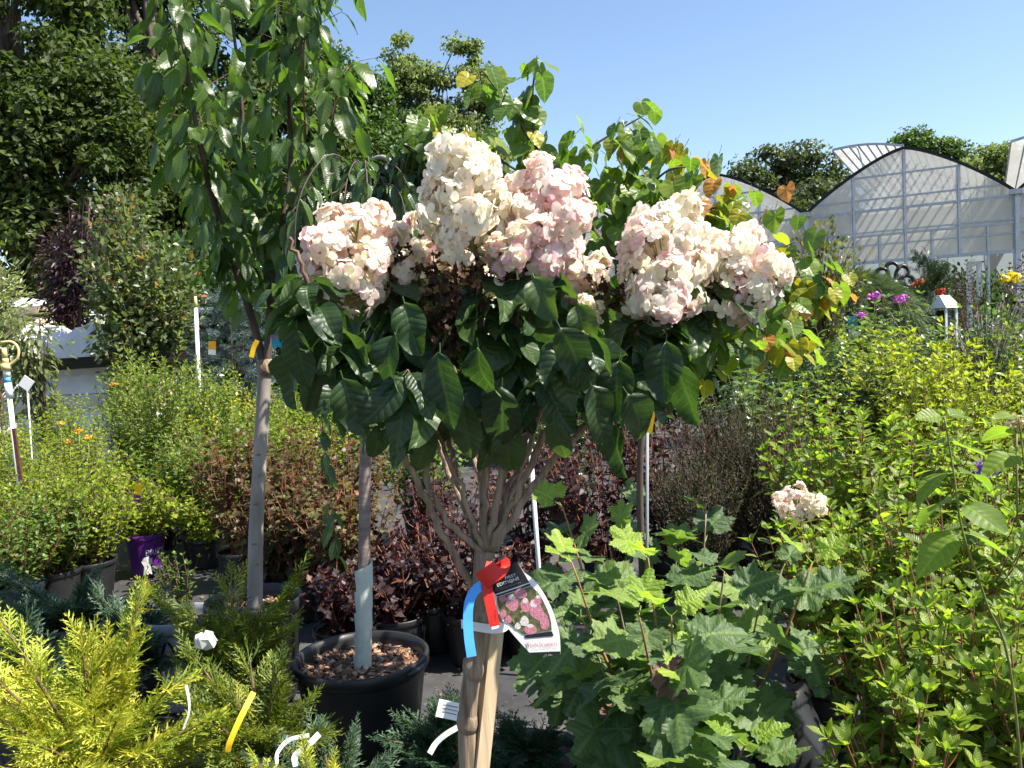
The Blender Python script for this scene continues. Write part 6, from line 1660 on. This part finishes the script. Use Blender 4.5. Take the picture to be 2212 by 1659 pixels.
for k, (cx, cy, w, h, ln_k, wt) in enumerate([(690, 620, 48, 45, 0, 0), (910, 560, 85, 62, 0, 0), (800, 670, 92, 100, -.1, 1), (960, 700, 70, 85, -.1, 1), (1090, 760, 100, 125, -.35, 1), (1110, 640, 55, 60, 0, 1), (700, 800, 48, 50, 0, 0), (760, 870, 50, 46, 0, 0), (950, 890, 64, 62, 0, 2), (1190, 900, 66, 95, 0, 0), (870, 950, 44, 40, 0, 2), (1020, 985, 88, 62, 0, 1)]):
    pic_ = mesh_part('printed_flower', tagr, *cone(cx, cy, w, h, ln_k, 0, .0010 + .00003 * k, k), m_print_white if wt == 2 else m_print_pink, smooth_=False)
    if wt == 1:
        mesh_part('printed_flower', tagr, *cone(cx - ln_k * 30 + (-.35 * h if ln_k < -.2 else 0) * .9, cy - h * .62, w * .55, h * .36, 0, 0, .0010 + .00003 * k + .000015, k), m_print_white, smooth_=False)
for k, (x_, y_, a_) in enumerate([(680, 690, .4), (770, 760, -.5), (1090, 590, .2), (900, 800, .6), (830, 920, -.3)]):
    e_ = (math.sin(a_), -math.cos(a_)); mesh_part('printed_leaf', tagr, *tpoly([(x_, y_), (x_ + e_[0] * 30 + 14, y_ + e_[1] * 30), (x_ + e_[0] * 62, y_ + e_[1] * 62), (x_ + e_[0] * 30 - 14, y_ + e_[1] * 30)], .00145 + .00002 * k), m_print_leaf, smooth_=False)
mesh_part('caption_bar', tagr, *tpoly([(940, 1062), (1278, 1012), (1298, 1070), (965, 1098)], .0008), ink_black, smooth_=False)
mesh_part('bottom_band', tagr, *tpoly([(1012, 1266), (1376, 1250), (1378, 1282), (1040, 1284)], .0008), ink_black, smooth_=False)
def tagtext(s, x0, y0, x1, y1, size, mat, off=.0014):
    e = unit(np.array([x1 - x0, y1 - y0])); nrm = np.array([e[1], -e[0]])
    k = math.hypot(x1 - x0, y1 - y0) / (WORDS[s][2] * size)       # stretched to the printed width
    return lettering(tagr, s, size, lambda x, y: tg(x0 + e[0] * x * k + nrm[0] * y, y0 + e[1] * x * k + nrm[1] * y, off), mat)
tagtext('FIRST', 722, 398, 850, 358, 50, card_white)
tagtext('EDITIONS', 628, 486, 885, 400, 54, card_white)
tagtext('NEW PLANTS. NEW SOLUTIONS', 655, 522, 905, 436, 20, ink_grey)
tagtext('Vanilla Strawberry', 985, 1200, 1345, 1180, 66, ink_red)
tagtext("Hydrangea paniculata 'Renhy' PP20,670", 1030, 1246, 1345, 1228, 30, ink_grey)
mesh_part('cone_emblem', tagr, *tpoly([(968, 1140), (1002, 1128), (1012, 1150), (1004, 1215), (990, 1218)], .0012), plain('print_pink', (.62, .42, .40), (.72, .55, .52), 30, .5), smooth_=False)
mesh_part('leaf_emblem', tagr, *tpoly(curve([(775, 400), (800, 395), (815, 425), (800, 442), (778, 425), (775, 400)], 3), .0011), ink_grey, smooth_=False)
mesh_part('string', tagr, *tube(smooth([tg(715, 350, .003), tg(690, 300, .006), tg(640, 235, .004), tg(570, 235, -.01), tg(560, 180, -.02)], 6), .0009, 5), white_plastic)
tail = strip('tail', 'x', [tg(560, 190, .004), tg(530, 300, .012), tg(505, 400, .016), tg(520, 560, .02), tg(560, 760, .02), tg(602, 952, .018)], .0165, red_tape)
loop = strip('loop', 'x', [tg(425, 425, .018), tg(520, 360, .026), tg(620, 290, .026), tg(672, 230, .018), tg(650, 185, .006)], .030, red_tape)
rr_ = thing('red_ribbon', 'red plastic marking ribbon looped through its own slit above the tag', 'ribbon', (0, 0, 0))
for x in (tail, loop):
    x.parent = rr_
    for kk in ('label', 'category'):
        del x[kk]
strip('blue_ribbon', 'blue marking ribbon curving down beside the trunk', [tg(490, 470, .012), tg(420, 480, .02), tg(340, 560, .026), tg(290, 700, .03), tg(280, 900, .03), tg(295, 1120, .03), tg(325, 1315, .03)], .0155, blue_tape)
lettering(rr_, 'undbl lb', 40, lambda x, y: tg(612 - y * .95, 900 - x * 1.1, .0225), ink_black, name='handwriting', sub=tail)
L_rr = Vector([float(x) for x in tg(505, 400)])
rr_.location = L_rr; tail.location = -L_rr; loop.location = -L_rr
